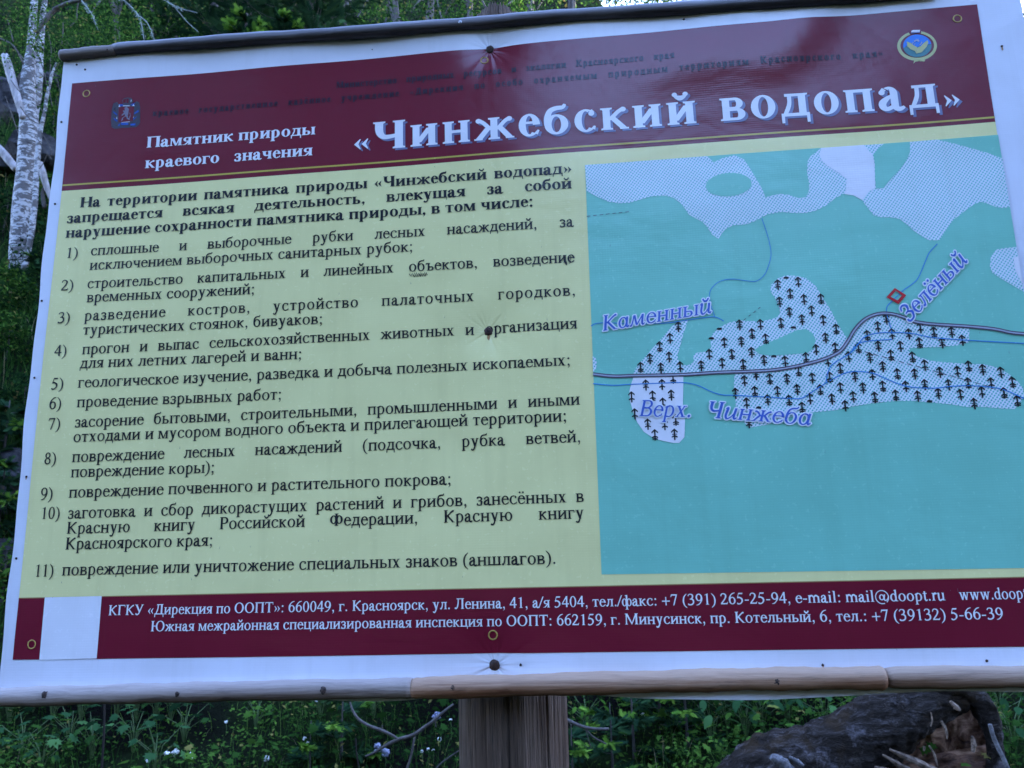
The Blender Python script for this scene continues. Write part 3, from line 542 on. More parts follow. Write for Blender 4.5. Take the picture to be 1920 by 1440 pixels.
# lettering
def text(name, font, s, p0, p1, em, mat, k, justify=True, sp=0, h=None, mode='h', off=(0, 0), vs=1):
    k = k+1.5 if k < 8 else k
    a, b = P(*p0), P(*p1); L = math.hypot(b[0]-a[0], b[1]-a[1]); ca, sa = (b[0]-a[0])/L, (b[1]-a[1])/L
    ws = [font.word(q, sp) for q in s.split(' ')]; n = len(ws); tot = sum(q[0] for q in ws); h = h or 1
    if justify: gap = (L-tot*em*h)/max(1, n-1)
    else: h = L/((tot+.25*(n-1))*em); gap = .25*em*h
    x = 0
    for wd, vv, ff in ws:
        VV, FF = [], []; m = 0
        for p in vv:
            X, Y = x+p[0]*em*h, p[1]*em*vs; VV.append(S3(a[0]+X*ca-Y*sa+off[0], a[1]+X*sa+Y*ca+off[1], k))
        FF += [list(f) for f in ff]; x += wd*em*h+gap
        mesh(name, VV, FF, banner, mat, smooth=True)
EM = .0254
BODY = [(BOLD, 'На территории памятника природы «Чинжебский водопад»', (150.7, 390), (1073, 326), 1, 0), (BOLD, 'запрещается всякая деятельность, влекущая за собой', (126, 419.5), (1073, 354.5), 1, 0),
 (BOLD, 'нарушение сохранности памятника природы, в том числе:', (124, 447), (1001, 388), 0, 0),
 (REG, 'сплошные и выборочные рубки лесных насаждений, за', (171, 480), (1076, 425.5), 1, 0), (REG, 'исключением выборочных санитарных рубок;', (169, 507.5), (775, 471), 0, 0),
 (REG, 'строительство капитальных и линейных объектов, возведение', (165, 542), (1078, 492), 1, 0), (REG, 'временных сооружений;', (164, 568), (479, 551.5), 0, 0),
 (REG, 'разведение костров, устройство палаточных городков,', (160, 602.5), (1080, 554), 1, .045), (REG, 'туристических стоянок, бивуаков;', (157.5, 629), (606, 607), 0, 0),
 (REG, 'прогон и выпас сельскохозяйственных животных и организация', (156, 665.5), (1083, 616), 1, 0), (REG, 'для них летних лагерей и ванн;', (152, 691.5), (567, 673), 0, 0),
 (REG, 'геологическое изучение, разведка и добыча полезных ископаемых;', (148, 728), (1071, 685), 0, 0), (REG, 'проведение взрывных работ;', (146, 764.5), (529, 749), 0, 0),
 (REG, 'засорение бытовыми, строительными, промышленными и иными', (142, 802), (1088, 759), 1, 0), (REG, 'отходами и мусором водного объекта и прилегающей территории;', (139, 829.5), (1064, 790), 0, 0),
 (REG, 'повреждение лесных насаждений (подсочка, рубка ветвей,', (136.5, 867), (1090, 829), 1, 0), (REG, 'повреждение коры);', (134, 895.5), (403, 886), 0, 0),
 (REG, 'повреждение почвенного и растительного покрова;', (130, 933.5), (847, 908), 0, 0), (REG, 'заготовка и сбор дикорастущих растений и грибов, занесённых в', (128, 972.5), (1096, 941), 1, 0),
 (REG, 'Красную книгу Российской Федерации, Красную книгу', (125.5, 1001), (1096, 972), 1, 0), (REG, 'Красноярского края;', (123, 1030.5), (400, 1023), 0, 0),
 (REG, 'повреждение или уничтожение специальных знаков (аншлагов).', (117, 1079), (1044, 1057), 0, 0)]
for f, s, a, b, j, sp in BODY: text('printed_word', f, s, a, b, EM, V_INK, 2, bool(j), sp, h=(.985 if f is REG else 1.09) if j else None)
for s, a, wd in (('1)', (124, 485), 24), ('2)', (116, 546), 24), ('3)', (110, 607), 24), ('4)', (104, 669), 24), ('5)', (98, 731), 24), ('6)', (94, 768), 24), ('7)', (92, 806), 24), ('8)', (84, 871), 24), ('9)', (77, 937), 24), ('10)', (77, 973.5), 37), ('11)', (65, 1081.5), 37)):
    text('item_number', REG, s, a, (a[0]+wd, a[1]-1), EM, V_INK, 2, False)
text('header_word', HEADF, 'Министерство природных ресурсов и экологии Красноярского края', (630, 164.5), (1264, 112), .0165, V_NAVY, 2, True, .075, h=.80)
text('header_word', HEADF, 'краевое государственное казённое учреждение «Дирекция по особо охраняемым природным территориям Красноярского края»', (286, 218), (1657, 104.5), .0165, V_NAVY, 2, True, .17, h=.80)
text('subtitle_word', BOLD, 'Памятник природы', (274, 277), (591, 251.5), .028, V_WH2, 2, False)
text('subtitle_word', BOLD, 'краевого', (271, 315.5), (411, 304.5), .028, V_WH2, 2, False); text('subtitle_word', BOLD, 'значения', (438, 302.5), (586.5, 291), .028, V_WH2, 2, False)
for mat, k, off in ((V_SHAD, 2, (.0036, -.0032)), (V_WH2, 3, (0, 0))):
    for s, a, b, vs in (('Чинжебский', (697, 281.5), (1308, 232), 1), ('водопад', (1349, 229), (1763, 198), 1)):
        text('title_word' if k == 3 else 'title_shadow', TITLE, s, a, b, .0695, mat, k, False, .06, off=off, vs=vs)
    for s, a, b in (('«', (661, 283), (696, 280)), ('»', (1768, 201), (1805, 198))): text('title_word' if k == 3 else 'title_shadow', TITLE, s, a, b, .046, mat, k, False, off=off)
text('footer_word', REG, 'КГКУ «Дирекция по ООПТ»: 660049, г. Красноярск, ул. Ленина, 41, а/я 5404, тел./факс: +7 (391) 265-25-94, e-mail: mail@doopt.ru', (204, 1153.5), (1773, 1125.5), .0205, V_WH2, 2, False)
text('footer_word', REG, 'www.doopt.ru', (1799, 1125), (1958, 1122), .0205, V_WH2, 2, False)
text('footer_word', REG, 'Южная межрайонная специализированная инспекция по ООПТ: 662159, г. Минусинск, пр. Котельный, 6, тел.: +7 (39132) 5-66-39', (283, 1183.5), (1883, 1160.5), .0205, V_WH2, 2, False)
for s, a, b, em in (('Каменный', (1128, 622), (1334, 587.5), .0335), ('Зелёный', (1703, 607), (1815, 490), .034), ('Верх.', (1196, 781), (1296, 783), .034), ('Чинжеба', (1320, 783), (1518, 798), .034)):
    for fnt, mat, k in ((ITALB, V_HALO, 8), (ITAL, V_BLUE, 9)):
        text('map_name', fnt, s, a, b, em, mat, k, False)
# scribbles over two printed letters
def scribble(cx, cy, w_, h_, n, ang=0):
    pts = [(cx+(k/n-.5)*w_+random.uniform(-1, 1), cy+(h_ if k % 2 else -h_)*random.uniform(.5, 1)+ang*(k/n-.5)) for k in range(n)]; return pts
line('ink_scribble', [scribble(785, 514, 34, 3.5, 22, -3), scribble(788, 516, 26, 2.5, 14, -2)], .0014, V_INK, 4, smooth=False)
line('ink_scribble', [scribble(1064, 488, 16, 8, 12), scribble(1062, 494, 5, 5, 6)], .0012, V_INK, 4, smooth=False)
# crests
def cr(pts, c=14.4, ox=190, oy=160): return [P(ox+x/c, oy+y/c) for x, y in pts]
emb = printed('regional_crest', [cr([(340,500),(440,460),(480,520),(600,520),(570,420),(620,360),(720,335),(830,350),(870,440),(810,520),(900,480),(960,430),(1030,470),(1055,600),(1050,1000),(1020,1060),(940,1130),(560,1160),(360,1185),(290,1140),(270,960),(300,650)])], vinyl('crest_dark', (.055, .045, .065), .4), 2)
printed('crest_shield', [cr([(485,600),(890,580),(860,960),(650,1005),(470,1005)]), cr([(600,400),(680,380),(670,480),(600,490)]), cr([(690,375),(750,375),(745,490),(690,480)])], V_MAROON, 3, dens=.1)
printed('crest_ribbon', [cr(q) for q in ([(340,710),(440,790),(440,830),(350,760)], [(340,880),(450,960),(440,1000),(370,950)], [(1010,670),(1020,720),(900,790),(890,760)], [(980,840),(930,890),(870,950),(870,900)], [(540,1020),(740,1020),(740,1075),(550,1085)], [(790,1050),(930,1030),(930,1085),(800,1095)], [(490,530),(600,520),(590,570),(490,600)], [(800,530),(910,480),(900,560),(830,560)], [(460,1090),(520,1040),(500,1120)])], V_RIB, 4, dens=.1)
printed('crest_lion', [cr(q) for q in ([(640,620),(700,590),(760,650),(740,780),(720,860),(660,860),(640,760),(600,720),(600,690),(650,700)], [(650,790),(570,840),(560,810),(640,740)], [(680,830),(600,900),(600,940),(550,990),(570,900),(650,840)], [(700,830),(740,860),(720,890),(780,900),(770,950),(700,910),(690,850)], [(760,880),(790,820),(770,740),(790,760),(805,830),(780,900)])], V_LION, 5, dens=.1)
printed('crest_detail', [cr(q) for q in ([(480,600),(505,530),(530,600)], [(850,570),(880,520),(915,570)], [(415,910),(440,860),(450,930)], [(865,880),(885,840),(885,890)], [(815,400),(840,410),(815,470),(805,460)], [(600,560),(780,555),(780,575),(600,580)], [(560,1010),(780,985),(780,1000),(560,1020)])], V_WH2, 5, dens=.1)
def c2(pts): return [(1660+x/16, 40+y/16) for x, y in pts]
def ellip(cx, cy, a, b, n=32, t0=0, t1=360): return [(cx+a*math.cos(R(t0+(t1-t0)*k/n)), cy+b*math.sin(R(t0+(t1-t0)*k/n))) for k in range(n+1)]
wr = []
o_, i_ = ellip(960, 725, 595, 440, 36, -78, 245), ellip(965, 715, 505, 360, 36, -78, 245)
for k in range(36): wr.append(pp(c2([o_[k], o_[k+1], i_[k+1], i_[k]])))
printed('emblem_wreath', wr+[pp(c2([(870,1090),(1020,1100),(1010,1180),(920,1190),(855,1245),(870,1180)])), pp(c2([(1030,1100),(1210,1140),(1180,1190),(1110,1180),(1035,1180)]))], V_WHEAT, 2, dens=.1)
printed('emblem_disc', [pp(c2(ellip(962, 725, 425, 335, 36, 0, 350)))], V_GRN, 3, dens=.1)
printed('emblem_sky', [pp(c2(ellip(962, 725, 424, 334, 24, 172, 350)+[(1240, 690), (960, 760), (700, 680), (560, 790)]))], V_SKYB, 4, dens=.1)
printed('emblem_eagle', [pp(c2(q)) for q in ([(645,600),(760,640),(870,720),(960,770),(930,950),(890,880),(760,830),(660,740)], [(960,790),(1060,740),(1160,640),(1270,560),(1290,640),(1240,760),(1160,850),(1100,920),(930,960),(950,860)])], V_WHEAT, 5, dens=.1)
printed('emblem_globe', [pp(c2(q)) for q in ([(850,590),(900,550),(990,540),(1030,590),(1000,610),(930,580),(880,620)], [(800,650),(840,620),(850,640),(810,680)], [(1090,600),(1110,640),(1060,700),(1010,720),(1070,650)], [(870,690),(890,640),(900,650),(885,710)])], V_LGREY, 6, dens=.1)
printed('emblem_flag', [pp(c2([(780,290),(830,260),(1040,255),(1030,340),(780,355)]))], V_WH2, 5, dens=.1); printed('emblem_flag', [pp(c2([(780,325),(1032,310),(1030,345),(780,365)]))], V_SHAD, 6, dens=.1)
# eyelets
BRASS = Mat('eyelet_brass', .45); BRASS.base((.45, .28, .07)); BRASS.b.inputs['Metallic'].default_value = .35
def torus(name, cu, cv, r, t, mat, k=3):
    V, F = [], []; n, m = 28, 6
    for i in range(n):
        a = 2*math.pi*i/n
        for j in range(m):
            b = 2*math.pi*j/m; u, v = cu+(r+t*math.cos(b))*math.cos(a), cv+(r+t*math.cos(b))*math.sin(a); p = S3(u, v, k); V.append((p[0], p[1]-t*.5*math.sin(b), p[2])); F.append((i*m+j, ((i+1) % n)*m+j, ((i+1) % n)*m+(j+1) % m, i*m+(j+1) % m))
    return mesh(name, V, F, banner, mat, smooth=True)
for x, y in ((164, 177), (908, 112), (1795, 35), (61, 1208), (924, 1191)): torus('eyelet', *P(x, y), .0056, .0009, BRASS.m)
# ---------------------------------------------------------------- wood
def wood(name, cols, rough=.75, gx=(1, 1, 1), sc_=1, lit_top=None, bstr=.5, bd=.003):
    m = Mat(name, rough, .3); g = m.noise(m.coord(gx), 40*sc_, 6, .65, .6); c = m.ramp(g, [(.3, cols[0]), (.5, cols[1]), (.7, cols[2])])
    l = m.noise(m.coord(), 6, 3); c = m.mix(m.N('ShaderNodeMapRange', {'Value': l, 'From Min': .4, 'From Max': .65, 'To Max': .75}).outputs[0], c, cols[3])
    f = m.noise(m.coord(gx), 160*sc_, 4, .7); c = m.mix(m.N('ShaderNodeMapRange', {'Value': f, 'From Min': .52, 'From Max': .68, 'To Max': .7}).outputs[0], c, tuple(x*.35 for x in cols[0]))
    if lit_top:      # skylight on the pole's upper side, painted in as a paler colour
        at = m.N('ShaderNodeAttribute', attribute_name='top_light'); w_ = m.math('ADD', at.outputs['Fac'], m.math('MULTIPLY', m.math('SUBTRACT', g, .5), .9))
        c = m.mix(m.N('ShaderNodeMapRange', {'Value': w_, 'From Min': .25, 'From Max': 1.0}).outputs[0], c, m.mix(f, lit_top, tuple(x*.7 for x in lit_top)))
    m.base(c); m.bump(m.math('ADD', g, m.math('MULTIPLY', f, .5)), bstr, bd); return m.m
def tube(pts, rad, seg=10, cap=True, jit=0, flat=1.0, seed=0, jfreq=9, sqr=0):
    """pts: world points, rad: radius per point"""
    V, F = [], []; n = len(pts); rs = random.Random(seed); up = Vector((.13, .21, .97)).normalized(); ph = [rs.uniform(0, 6) for _ in range(8)]
    for k, p in enumerate(pts):
        p = Vector(p); t = (Vector(pts[min(k+1, n-1)])-Vector(pts[max(k-1, 0)])).normalized(); a = t.cross(up)
        if a.length < .2: a = t.cross(Vector((1, 0, 0)))
        a.normalize(); b = t.cross(a); r = rad[k] if isinstance(rad, (list, tuple)) else rad
        for j in range(seg):
            an = 2*math.pi*j/seg; rr = r*(1+jit*(math.sin(jfreq*k*.37+ph[0]+an*2)*.5+math.sin(k*.9+ph[1]+an*3+ph[2])*.4+rs.uniform(-.4, .4)))
            cq, sq = math.cos(an), math.sin(an)
            if sqr: cq, sq = math.copysign(abs(cq)**sqr, cq), math.copysign(abs(sq)**sqr, sq)
            V.append(p+a*rr*cq+b*rr*sq*flat)
        if k:
            for j in range(seg): F.append(((k-1)*seg+j, (k-1)*seg+(j+1) % seg, k*seg+(j+1) % seg, k*seg+j))
    if cap: F += [tuple(range(seg))[::-1], tuple((n-1)*seg+j for j in range(seg))]
    return V, F
def resample(pts, n):
    q = smooth_poly([tuple(p) for p in pts], max(1, n//max(1, len(pts)-1)), False); return [Vector(p) for p in q]
GREYW = wood('batten_dark', [(.035, .03, .032), (.085, .072, .075), (.16, .14, .145), (.06, .05, .05)], gx=(.05, 1, 1), sc_=2, lit_top=(.34, .32, .36))
LEFTW = wood('batten_brown', [(.08, .055, .045), (.16, .12, .10), (.25, .19, .16), (.12, .08, .06)], gx=(.06, 1, 1), sc_=2, lit_top=(.30, .25, .24))
PALEW = wood('batten_pale', [(.10, .06, .045), (.26, .18, .14), (.40, .30, .25), (.17, .10, .07)], rough=.6, gx=(.05, 1, 1), sc_=2, bstr=.6, lit_top=(.52, .42, .39))
TANW = wood('batten_tan', [(.16, .06, .03), (.36, .17, .09), (.50, .28, .17), (.26, .08, .025)], rough=.55, gx=(.05, 1, 1), sc_=2, bstr=.6, lit_top=(.58, .38, .27))
def batten(pts, r, mat, seed, n=40, label=None):
    q = []; y_top = pts[0][1] < 400
    for x, y in pts: q.append(W(x, y, D-r*.55))
    q = resample(q, n); rad = [r*(1+.05*math.sin(k*.5+seed)+.03*math.sin(k*1.7+seed*2)) for k in range(len(q))]; rad[0] *= .85; rad[-1] *= .9
    V, F = tube(q, rad, 20, True, .012, seed=seed, flat=1.0, sqr=.85 if mat in (GREYW, LEFTW) else 0)
    o = mesh('batten', V, F, sign, mat, org=SIGN, smooth=True)
    at = o.data.attributes.new('top_light', 'FLOAT', 'POINT'); at.data.foreach_set('value', [.5+.5*(V[i].z-q[min(len(q)-1, i//20)][2])/r+(.12 if y_top else 0) for i in range(len(V))])  # painted light factor, rising towards the top of the pole
    if label: o['label'] = label
    return o
def polyline_y(x, pts):
    for (x0, y0), (x1, y1) in zip(pts, pts[1:]):
        if x0 <= x <= x1: return y0+(y1-y0)*(x-x0)/(x1-x0)
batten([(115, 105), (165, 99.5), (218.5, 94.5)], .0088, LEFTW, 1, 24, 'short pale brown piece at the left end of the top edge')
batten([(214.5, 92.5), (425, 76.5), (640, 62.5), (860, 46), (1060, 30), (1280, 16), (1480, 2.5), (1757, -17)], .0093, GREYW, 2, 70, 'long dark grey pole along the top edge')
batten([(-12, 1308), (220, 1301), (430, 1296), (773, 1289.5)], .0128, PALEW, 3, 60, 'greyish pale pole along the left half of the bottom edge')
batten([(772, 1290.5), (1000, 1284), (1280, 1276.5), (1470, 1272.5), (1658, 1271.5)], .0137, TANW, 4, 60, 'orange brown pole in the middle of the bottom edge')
batten([(1657, 1270.5), (1900, 1269), (1975, 1268)], .0130, wood('batten_brown_end', [(.15, .07, .04), (.34, .19, .12), (.46, .29, .2), (.22, .10, .05)], .6, (.05, 1, 1), 2, bstr=.6, lit_top=(.54, .38, .29)), 5, 24, 'brown pole at the right end of the bottom edge')
RUST = Mat('rusty_iron', .7); RUST.base(RUST.ramp(RUST.noise(RUST.coord(), 300, 4), [(.3, (.012, .008, .008)), (.6, (.06, .025, .015)), (.8, (.12, .05, .025))])); RUST.b.inputs['Metallic'].default_value = .3
STEEL = Mat('nail_steel', .4); STEEL.base((.35, .35, .38)); STEEL.b.inputs['Metallic'].default_value = .8
KNOT = Mat('knot_wood', .8); KNOT.base(KNOT.ramp(KNOT.noise(KNOT.coord(), 400, 4), [(.3, (.02, .012, .012)), (.7, (.09, .05, .04))]))
def stud(name, x, y, r, mat, out=.0, prj=.6, jit=.08, seed=1):
    c = W(x, y, D-out); u, v = P(x, y); c.y -= wav(u, v) if out < .005 else 0; rs = random.Random(seed); V, F = [], []; n = 14
    for i, (rr, d) in enumerate(((1, -.4), (1, .15), (.85, .7), (.5, .95), (.15, 1))):
        for j in range(n):
            a = 2*math.pi*j/n; q = r*rr*(1+jit*rs.uniform(-1, 1)); V.append((c.x+q*math.cos(a), c.y-r*prj*d*(1+jit*rs.uniform(-1, 1)), c.z+q*math.sin(a)))
        if i: F += [((i-1)*n+j, (i-1)*n+(j+1) % n, i*n+(j+1) % n, i*n+j) for j in range(n)]
    F.append(tuple(4*n+j for j in range(n))); return mesh(name, V, F, sign, mat, org=SIGN, smooth=True)
for k, (x, y, r) in enumerate(((918, 91, .0069), (915, 620, .0068), (927, 1248, .0074))): stud('bolt_head', x, y, r, RUST.m, -.001, .55, .14, k)
for k, (x, y) in enumerate(((145, 122.5), (161, 131.5), (117, 230), (104, 383), (80, 565), (67, 709), (51, 894), (31, 1047), (1879, 86), (1543, 1247), (1850, 1239), (976, 1247), (1282, 37), (697, 91))): stud('nail', x, y, .0017 if k not in (13,) else .001, RUST.m, 0, .8, .2, k)
for x, y, r in ((138, 97, .002), (202, 93, .002), (413, 79, .002), (84, 1303, .0045), (333, 1301, .0036), (607, 1294.5, .0048), (850, 1289, .0052), (1457, 1277, .0052)): stud('knot', x, y, r, KNOT.m, .012 if y < 200 else .0185, .6, .25, int(x))
stud('nail', 863, 41.5, .003, STEEL.m, .013, .5, .03, 3)
# rust runs below two nails, specks of dirt
RUN = vinyl('rust_stain', (.42, .2, .06), .6)
printed('rust_stain', [[(P(x, y)[0]+a*w_, P(x, y)[1]+b*h_) for a, b in ((-.3, 0), (.3, 0), (.5, -.6), (.1, -1), (-.4, -.7))] for x, y, w_, h_ in ((1543, 1249, .0028, .0055), (1879, 88, .0025, .006), (915, 622, .005, .012), (51, 896, .002, .003))], RUN, 2, dens=.1)
rs = random.Random(3); sp_ = []
for k in range(46):
    x, y = rs.uniform(60, 1900), rs.uniform(150, 1240)
    if x < 140-(y-150)*.1: continue
    u, v = P(x, y); l = rs.uniform(.0012, .004); a = rs.uniform(1.1, 2.0); q = rs.uniform(.0003, .0006); sp_.append([(u, v), (u+q, v), (u+math.cos(a)*l+q*.4, v+math.sin(a)*l), (u+math.cos(a)*l, v+math.sin(a)*l)])
o = printed('dirt_specks', sp_, V_GREY, 3.5, dens=.1); o['kind'] = 'stuff'
# planks behind the vinyl
PLANK = wood('plank_grey', [(.12, .10, .09), (.22, .19, .17), (.30, .27, .25), (.15, .12, .1)], gx=(.05, 1, 1), sc_=1)
for k in range(7):
    z0 = VB0+EYE+.012+k*(VT-VB0-.02)/7; z1 = z0+(VT-VB0-.02)/7-.008; x0, x1 = UL+.012, UR-.012; y0, y1 = D+.013, D+.026
    V = [(x, y, z) for x in (x0, x1) for y in (y0, y1) for z in (z0, z1)]; F = [(0, 1, 3, 2), (4, 6, 7, 5), (0, 4, 5, 1), (2, 3, 7, 6), (0, 2, 6, 4), (1, 5, 7, 3)]
    mesh('plank', V, F, sign, PLANK, org=SIGN)
# post: a thick barked-off trunk with splits
POSTM = wood('post_wood', [(.03, .019, .014), (.13, .088, .065), (.28, .20, .155), (.08, .045, .03)], .85, (1, 1, .03), 3, bstr=1, bd=.006)
def sst(a, b, x): t = min(1, max(0, (x-a)/(b-a))); return t*t*(3-2*t)
def post():
    V, F = [], []; n, m = 220, 60; pr = .074; cx = (W(861, 1400, D+.03).x+W(1062, 1400, D+.03).x)/2-.006; cy = D+.028+pr; rs = random.Random(5)
    grooves = [(rs.uniform(0, 6.28), rs.uniform(.012, .03), rs.uniform(.0008, .003)) for _ in range(34)]+[(-math.pi/2+.06, .010, .010), (-math.pi/2-.75, .010, .007), (-math.pi/2+.85, .010, .008)]
    zt = W(935, 31, D+.06).z; tc = W(938, 25, cy).x-cx
    for k in range(m+1):
        z = -.35+(zt-.0+.35)*k/m
        for j in range(n):
            a = 2*math.pi*j/n; r = pr*(1+.018*math.sin(2*a+.7)+.025*math.sin(5*a+z*1.5)+.012*math.sin(9*a-z*3))
            for g, w_, d in grooves:
                da = (a-g-.05*math.sin(z*4+g)+math.pi) % (2*math.pi)-math.pi; r -= d*math.exp(-(da/w_/1.6)**2)*(.7+.3*math.sin(z*7+g*3))
            r *= 1+.10*max(0, .5-z)/.5
            tq = sst(zt-.13, zt, z); r *= 1-.5*tq
            zz = z+(rs.uniform(-.006, .003)+.004*math.sin(3*a) if k == m else 0)
            V.append((cx+tc*tq+r*math.cos(a), cy-.035*tq+r*math.sin(a), zz))
        if k: F += [((k-1)*n+j, (k-1)*n+(j+1) % n, k*n+(j+1) % n, k*n+j) for j in range(n)]
    c = len(V); V.append((cx+tc, cy-.035, zt-.004)); F += [(m*n+j, m*n+(j+1) % n, c) for j in range(n)]
    return V, F
V, F = post(); mesh('post', V, F, sign, POSTM, org=SIGN, smooth=True)
# ---------------------------------------------------------------- the hillside
def vn(x, y, s=0): return (math.sin(x*1.3+s)+math.sin(y*1.7+1.1*s+x*.6)+math.sin(x*2.9-y*2.3+s*2)*.5+math.sin(x*5.1+y*4.7+s)*.25)/2.75
def sst(a, b, x): t = min(1, max(0, (x-a)/(b-a))); return t*t*(3-2*t)
def H(x, y):
    if y < 1.8: b = 0 if y > -8 else (min(-y, 38)-8)*.75  # unseen rise behind the eye, added steep to darken the banner's reflection
    elif y < 4: b = .32*(y-1.8)
    else:
        q = x/max(y, 1); cr_ = 18+13*(1-sst(-.12, .14, q)); sl_ = .9+.12*(1-sst(.0, .15, q))+.2*(1-sst(-.5, -.3, q)); b = .70+sl_*(min(y, cr_)-4)+max(0, y-cr_)*.08
    k = sst(1.2, 3, abs(y-.4))
    return b+k*(.09*vn(x*1.2, y*1.2)+.035*vn(x*4, y*4, 3))+sst(5, 9, y)*.5*vn(x*.35, y*.3, 2)
def G(px, py, lo=2.2, hi=30):       # where the ray of a pixel meets the ground
    y = lo
    while y < hi:
        p = W(px, py, y)
        if p.z <= H(p.x, y): break
        y += .04
    return p
def tri_mesh(name, V, F, tint, parent=None, mat=None, org=None, smooth=False):
    V = np.asarray(V, dtype=np.float32).reshape(-1, 3)
    if org is not None: V = V-np.array(org, dtype=np.float32)
    F = np.asarray(F, dtype=np.int32).reshape(-1, 3); me = bpy.data.meshes.new(name)
    me.vertices.add(len(V)); me.vertices.foreach_set('co', V.ravel()); me.loops.add(len(F)*3); me.loops.foreach_set('vertex_index', F.ravel())
    me.polygons.add(len(F)); me.polygons.foreach_set('loop_start', np.arange(0, len(F)*3, 3, dtype=np.int32)); me.update(calc_edges=True)
    a = me.color_attributes.new('tint', 'FLOAT_COLOR', 'POINT'); a.data.foreach_set('color', np.asarray(tint, dtype=np.float32).ravel())
    return link(name, me, parent, mat, smooth=smooth)
T_LEAF = (np.array([(0, 0, 0), (.27, .45, .05), (0, 1, -.04), (-.27, .45, .05), (0, .5, -.02)]), [(0, 1, 4), (1, 2, 4), (2, 3, 4), (3, 0, 4)])
def lobed():
    a = [(0, 0), (.22, .05), (.48, -.02), (.36, .2), (.62, .34), (.38, .42), (.42, .72), (.2, .6), (0, 1.0), (-.2, .6), (-.42, .72), (-.38, .42), (-.62, .34), (-.36, .2), (-.48, -.02), (-.22, .05)]
    V = [(x, y, -.18*x*x-.16*y*y+.03*math.sin(k*2)) for k, (x, y) in enumerate(a)]+[(0, .3, .03)]; n = len(a)
    return np.array(V), [(k, (k+1) % n, n) for k in range(n)]
T_LOBE = lobed()
def ellip_leaf():
    V, F = [], []; w_ = [.03, .16, .24, .27, .23, .14, .02]
    for k, q in enumerate(w_):
        y = k/6; z = -.35*y*y; V += [(-q, y, z+.05), (0, y, z), (q, y, z+.05)]
        if k: b = 3*k; F += [(b-3, b-2, b), (b-2, b+1, b), (b-2, b-1, b+1), (b-1, b+2, b+1)]
    return np.array(V), F
T_ELL = ellip_leaf()
def spray():
    V, F = [], []
    def needle(x, y, dx, dy, l, w_):
        n = len(V); px_, py_ = -dy*w_, dx*w_; V.extend([(x+px_, y+py_, 0), (x-px_, y-py_, 0), (x+dx*l, y+dy*l, .03)]); F.append((n, n+1, n+2))
    for k in range(9):
        y = k/9
        for d in (-1, 1): needle(0, y, d*.75, .66, .36*(1-.45*y), .05)
    needle(0, .8, 0, 1, .3, .05); n = len(V); V.extend([(-.018, 0, 0), (.018, 0, 0), (0, 1, 0)]); F.append((n, n+1, n+2))
    return np.array(V), F
T_SPRAY = spray()
def scatter(name, C, size, T, mat, parent=None, org=None, up=.6, axis=None, rng=RNG, tlo=0, thi=1, clump=None, kind=None, aspect=1.0):
    C = np.asarray(C, dtype=float); N = len(C); tv, tf = T; K = len(tv)
    n = rng.normal(size=(N, 3)); n[:, 2] = np.abs(n[:, 2])+up*2; n /= np.linalg.norm(n, axis=1)[:, None]
    a = rng.normal(size=(N, 3)) if axis is None else np.asarray(axis)+rng.normal(size=(N, 3))*.25
    a -= (a*n).sum(1)[:, None]*n; a /= np.linalg.norm(a, axis=1)[:, None]+1e-9; b = np.cross(a, n)
    s = np.asarray(size)*np.ones(N); V = C[:, None, :]+s[:, None, None]*(tv[None, :, 0:1]*b[:, None, :]*aspect+tv[None, :, 1:2]*a[:, None, :]+tv[None, :, 2:3]*n[:, None, :])
    F = (np.array(tf)[None]+(np.arange(N)*K)[:, None, None]).reshape(-1, 3)
    t = rng.uniform(tlo, thi, N) if clump is None else np.clip(np.asarray(clump)+rng.normal(size=N)*.12, 0, 1)
    tt = np.repeat(np.stack([t, rng.uniform(0, 1, N), rng.uniform(0, 1, N), np.ones(N)], 1)[:, None], K, 1).reshape(-1, 4)
    o = tri_mesh(name, V.reshape(-1, 3), F, tt, parent, mat, org)
    if kind: o['kind'] = kind
    return o
def blades(name, C, h, w_, mat, parent=None, org=None, lean=.5, kind=None, rng=RNG, tlo=0, thi=1):
    C = np.asarray(C, float); N = len(C); h = np.asarray(h)*np.ones(N); an = rng.uniform(0, 6.283, N); d = np.stack([np.cos(an), np.sin(an), np.zeros(N)], 1); sd = np.stack([-np.sin(an), np.cos(an), np.zeros(N)], 1)
    ln = rng.uniform(.2, 1, N)*lean; up = np.array([0, 0, 1.0]); V = []
    for f, q in ((0, 1), (.4, .8), (.75, .5)):
        c = C+h[:, None]*(f*up*(1-.3*ln[:, None]*f)+d*(ln*f*f)[:, None]); V += [c-sd*w_*q, c+sd*w_*q]
    V.append(C+h[:, None]*(up*(1-.35*ln[:, None])+d*ln[:, None])); V = np.stack(V, 1)
    F = (np.array([(0, 1, 2), (1, 3, 2), (2, 3, 4), (3, 5, 4), (4, 5, 6)])[None]+(np.arange(N)*7)[:, None, None]).reshape(-1, 3)
    t = rng.uniform(tlo, thi, N); tt = np.repeat(np.stack([t, rng.uniform(0, 1, N), t, np.ones(N)], 1)[:, None], 7, 1).reshape(-1, 4)
    o = tri_mesh(name, V.reshape(-1, 3), F, tt, parent, mat, org)
    if kind: o['kind'] = kind
    return o
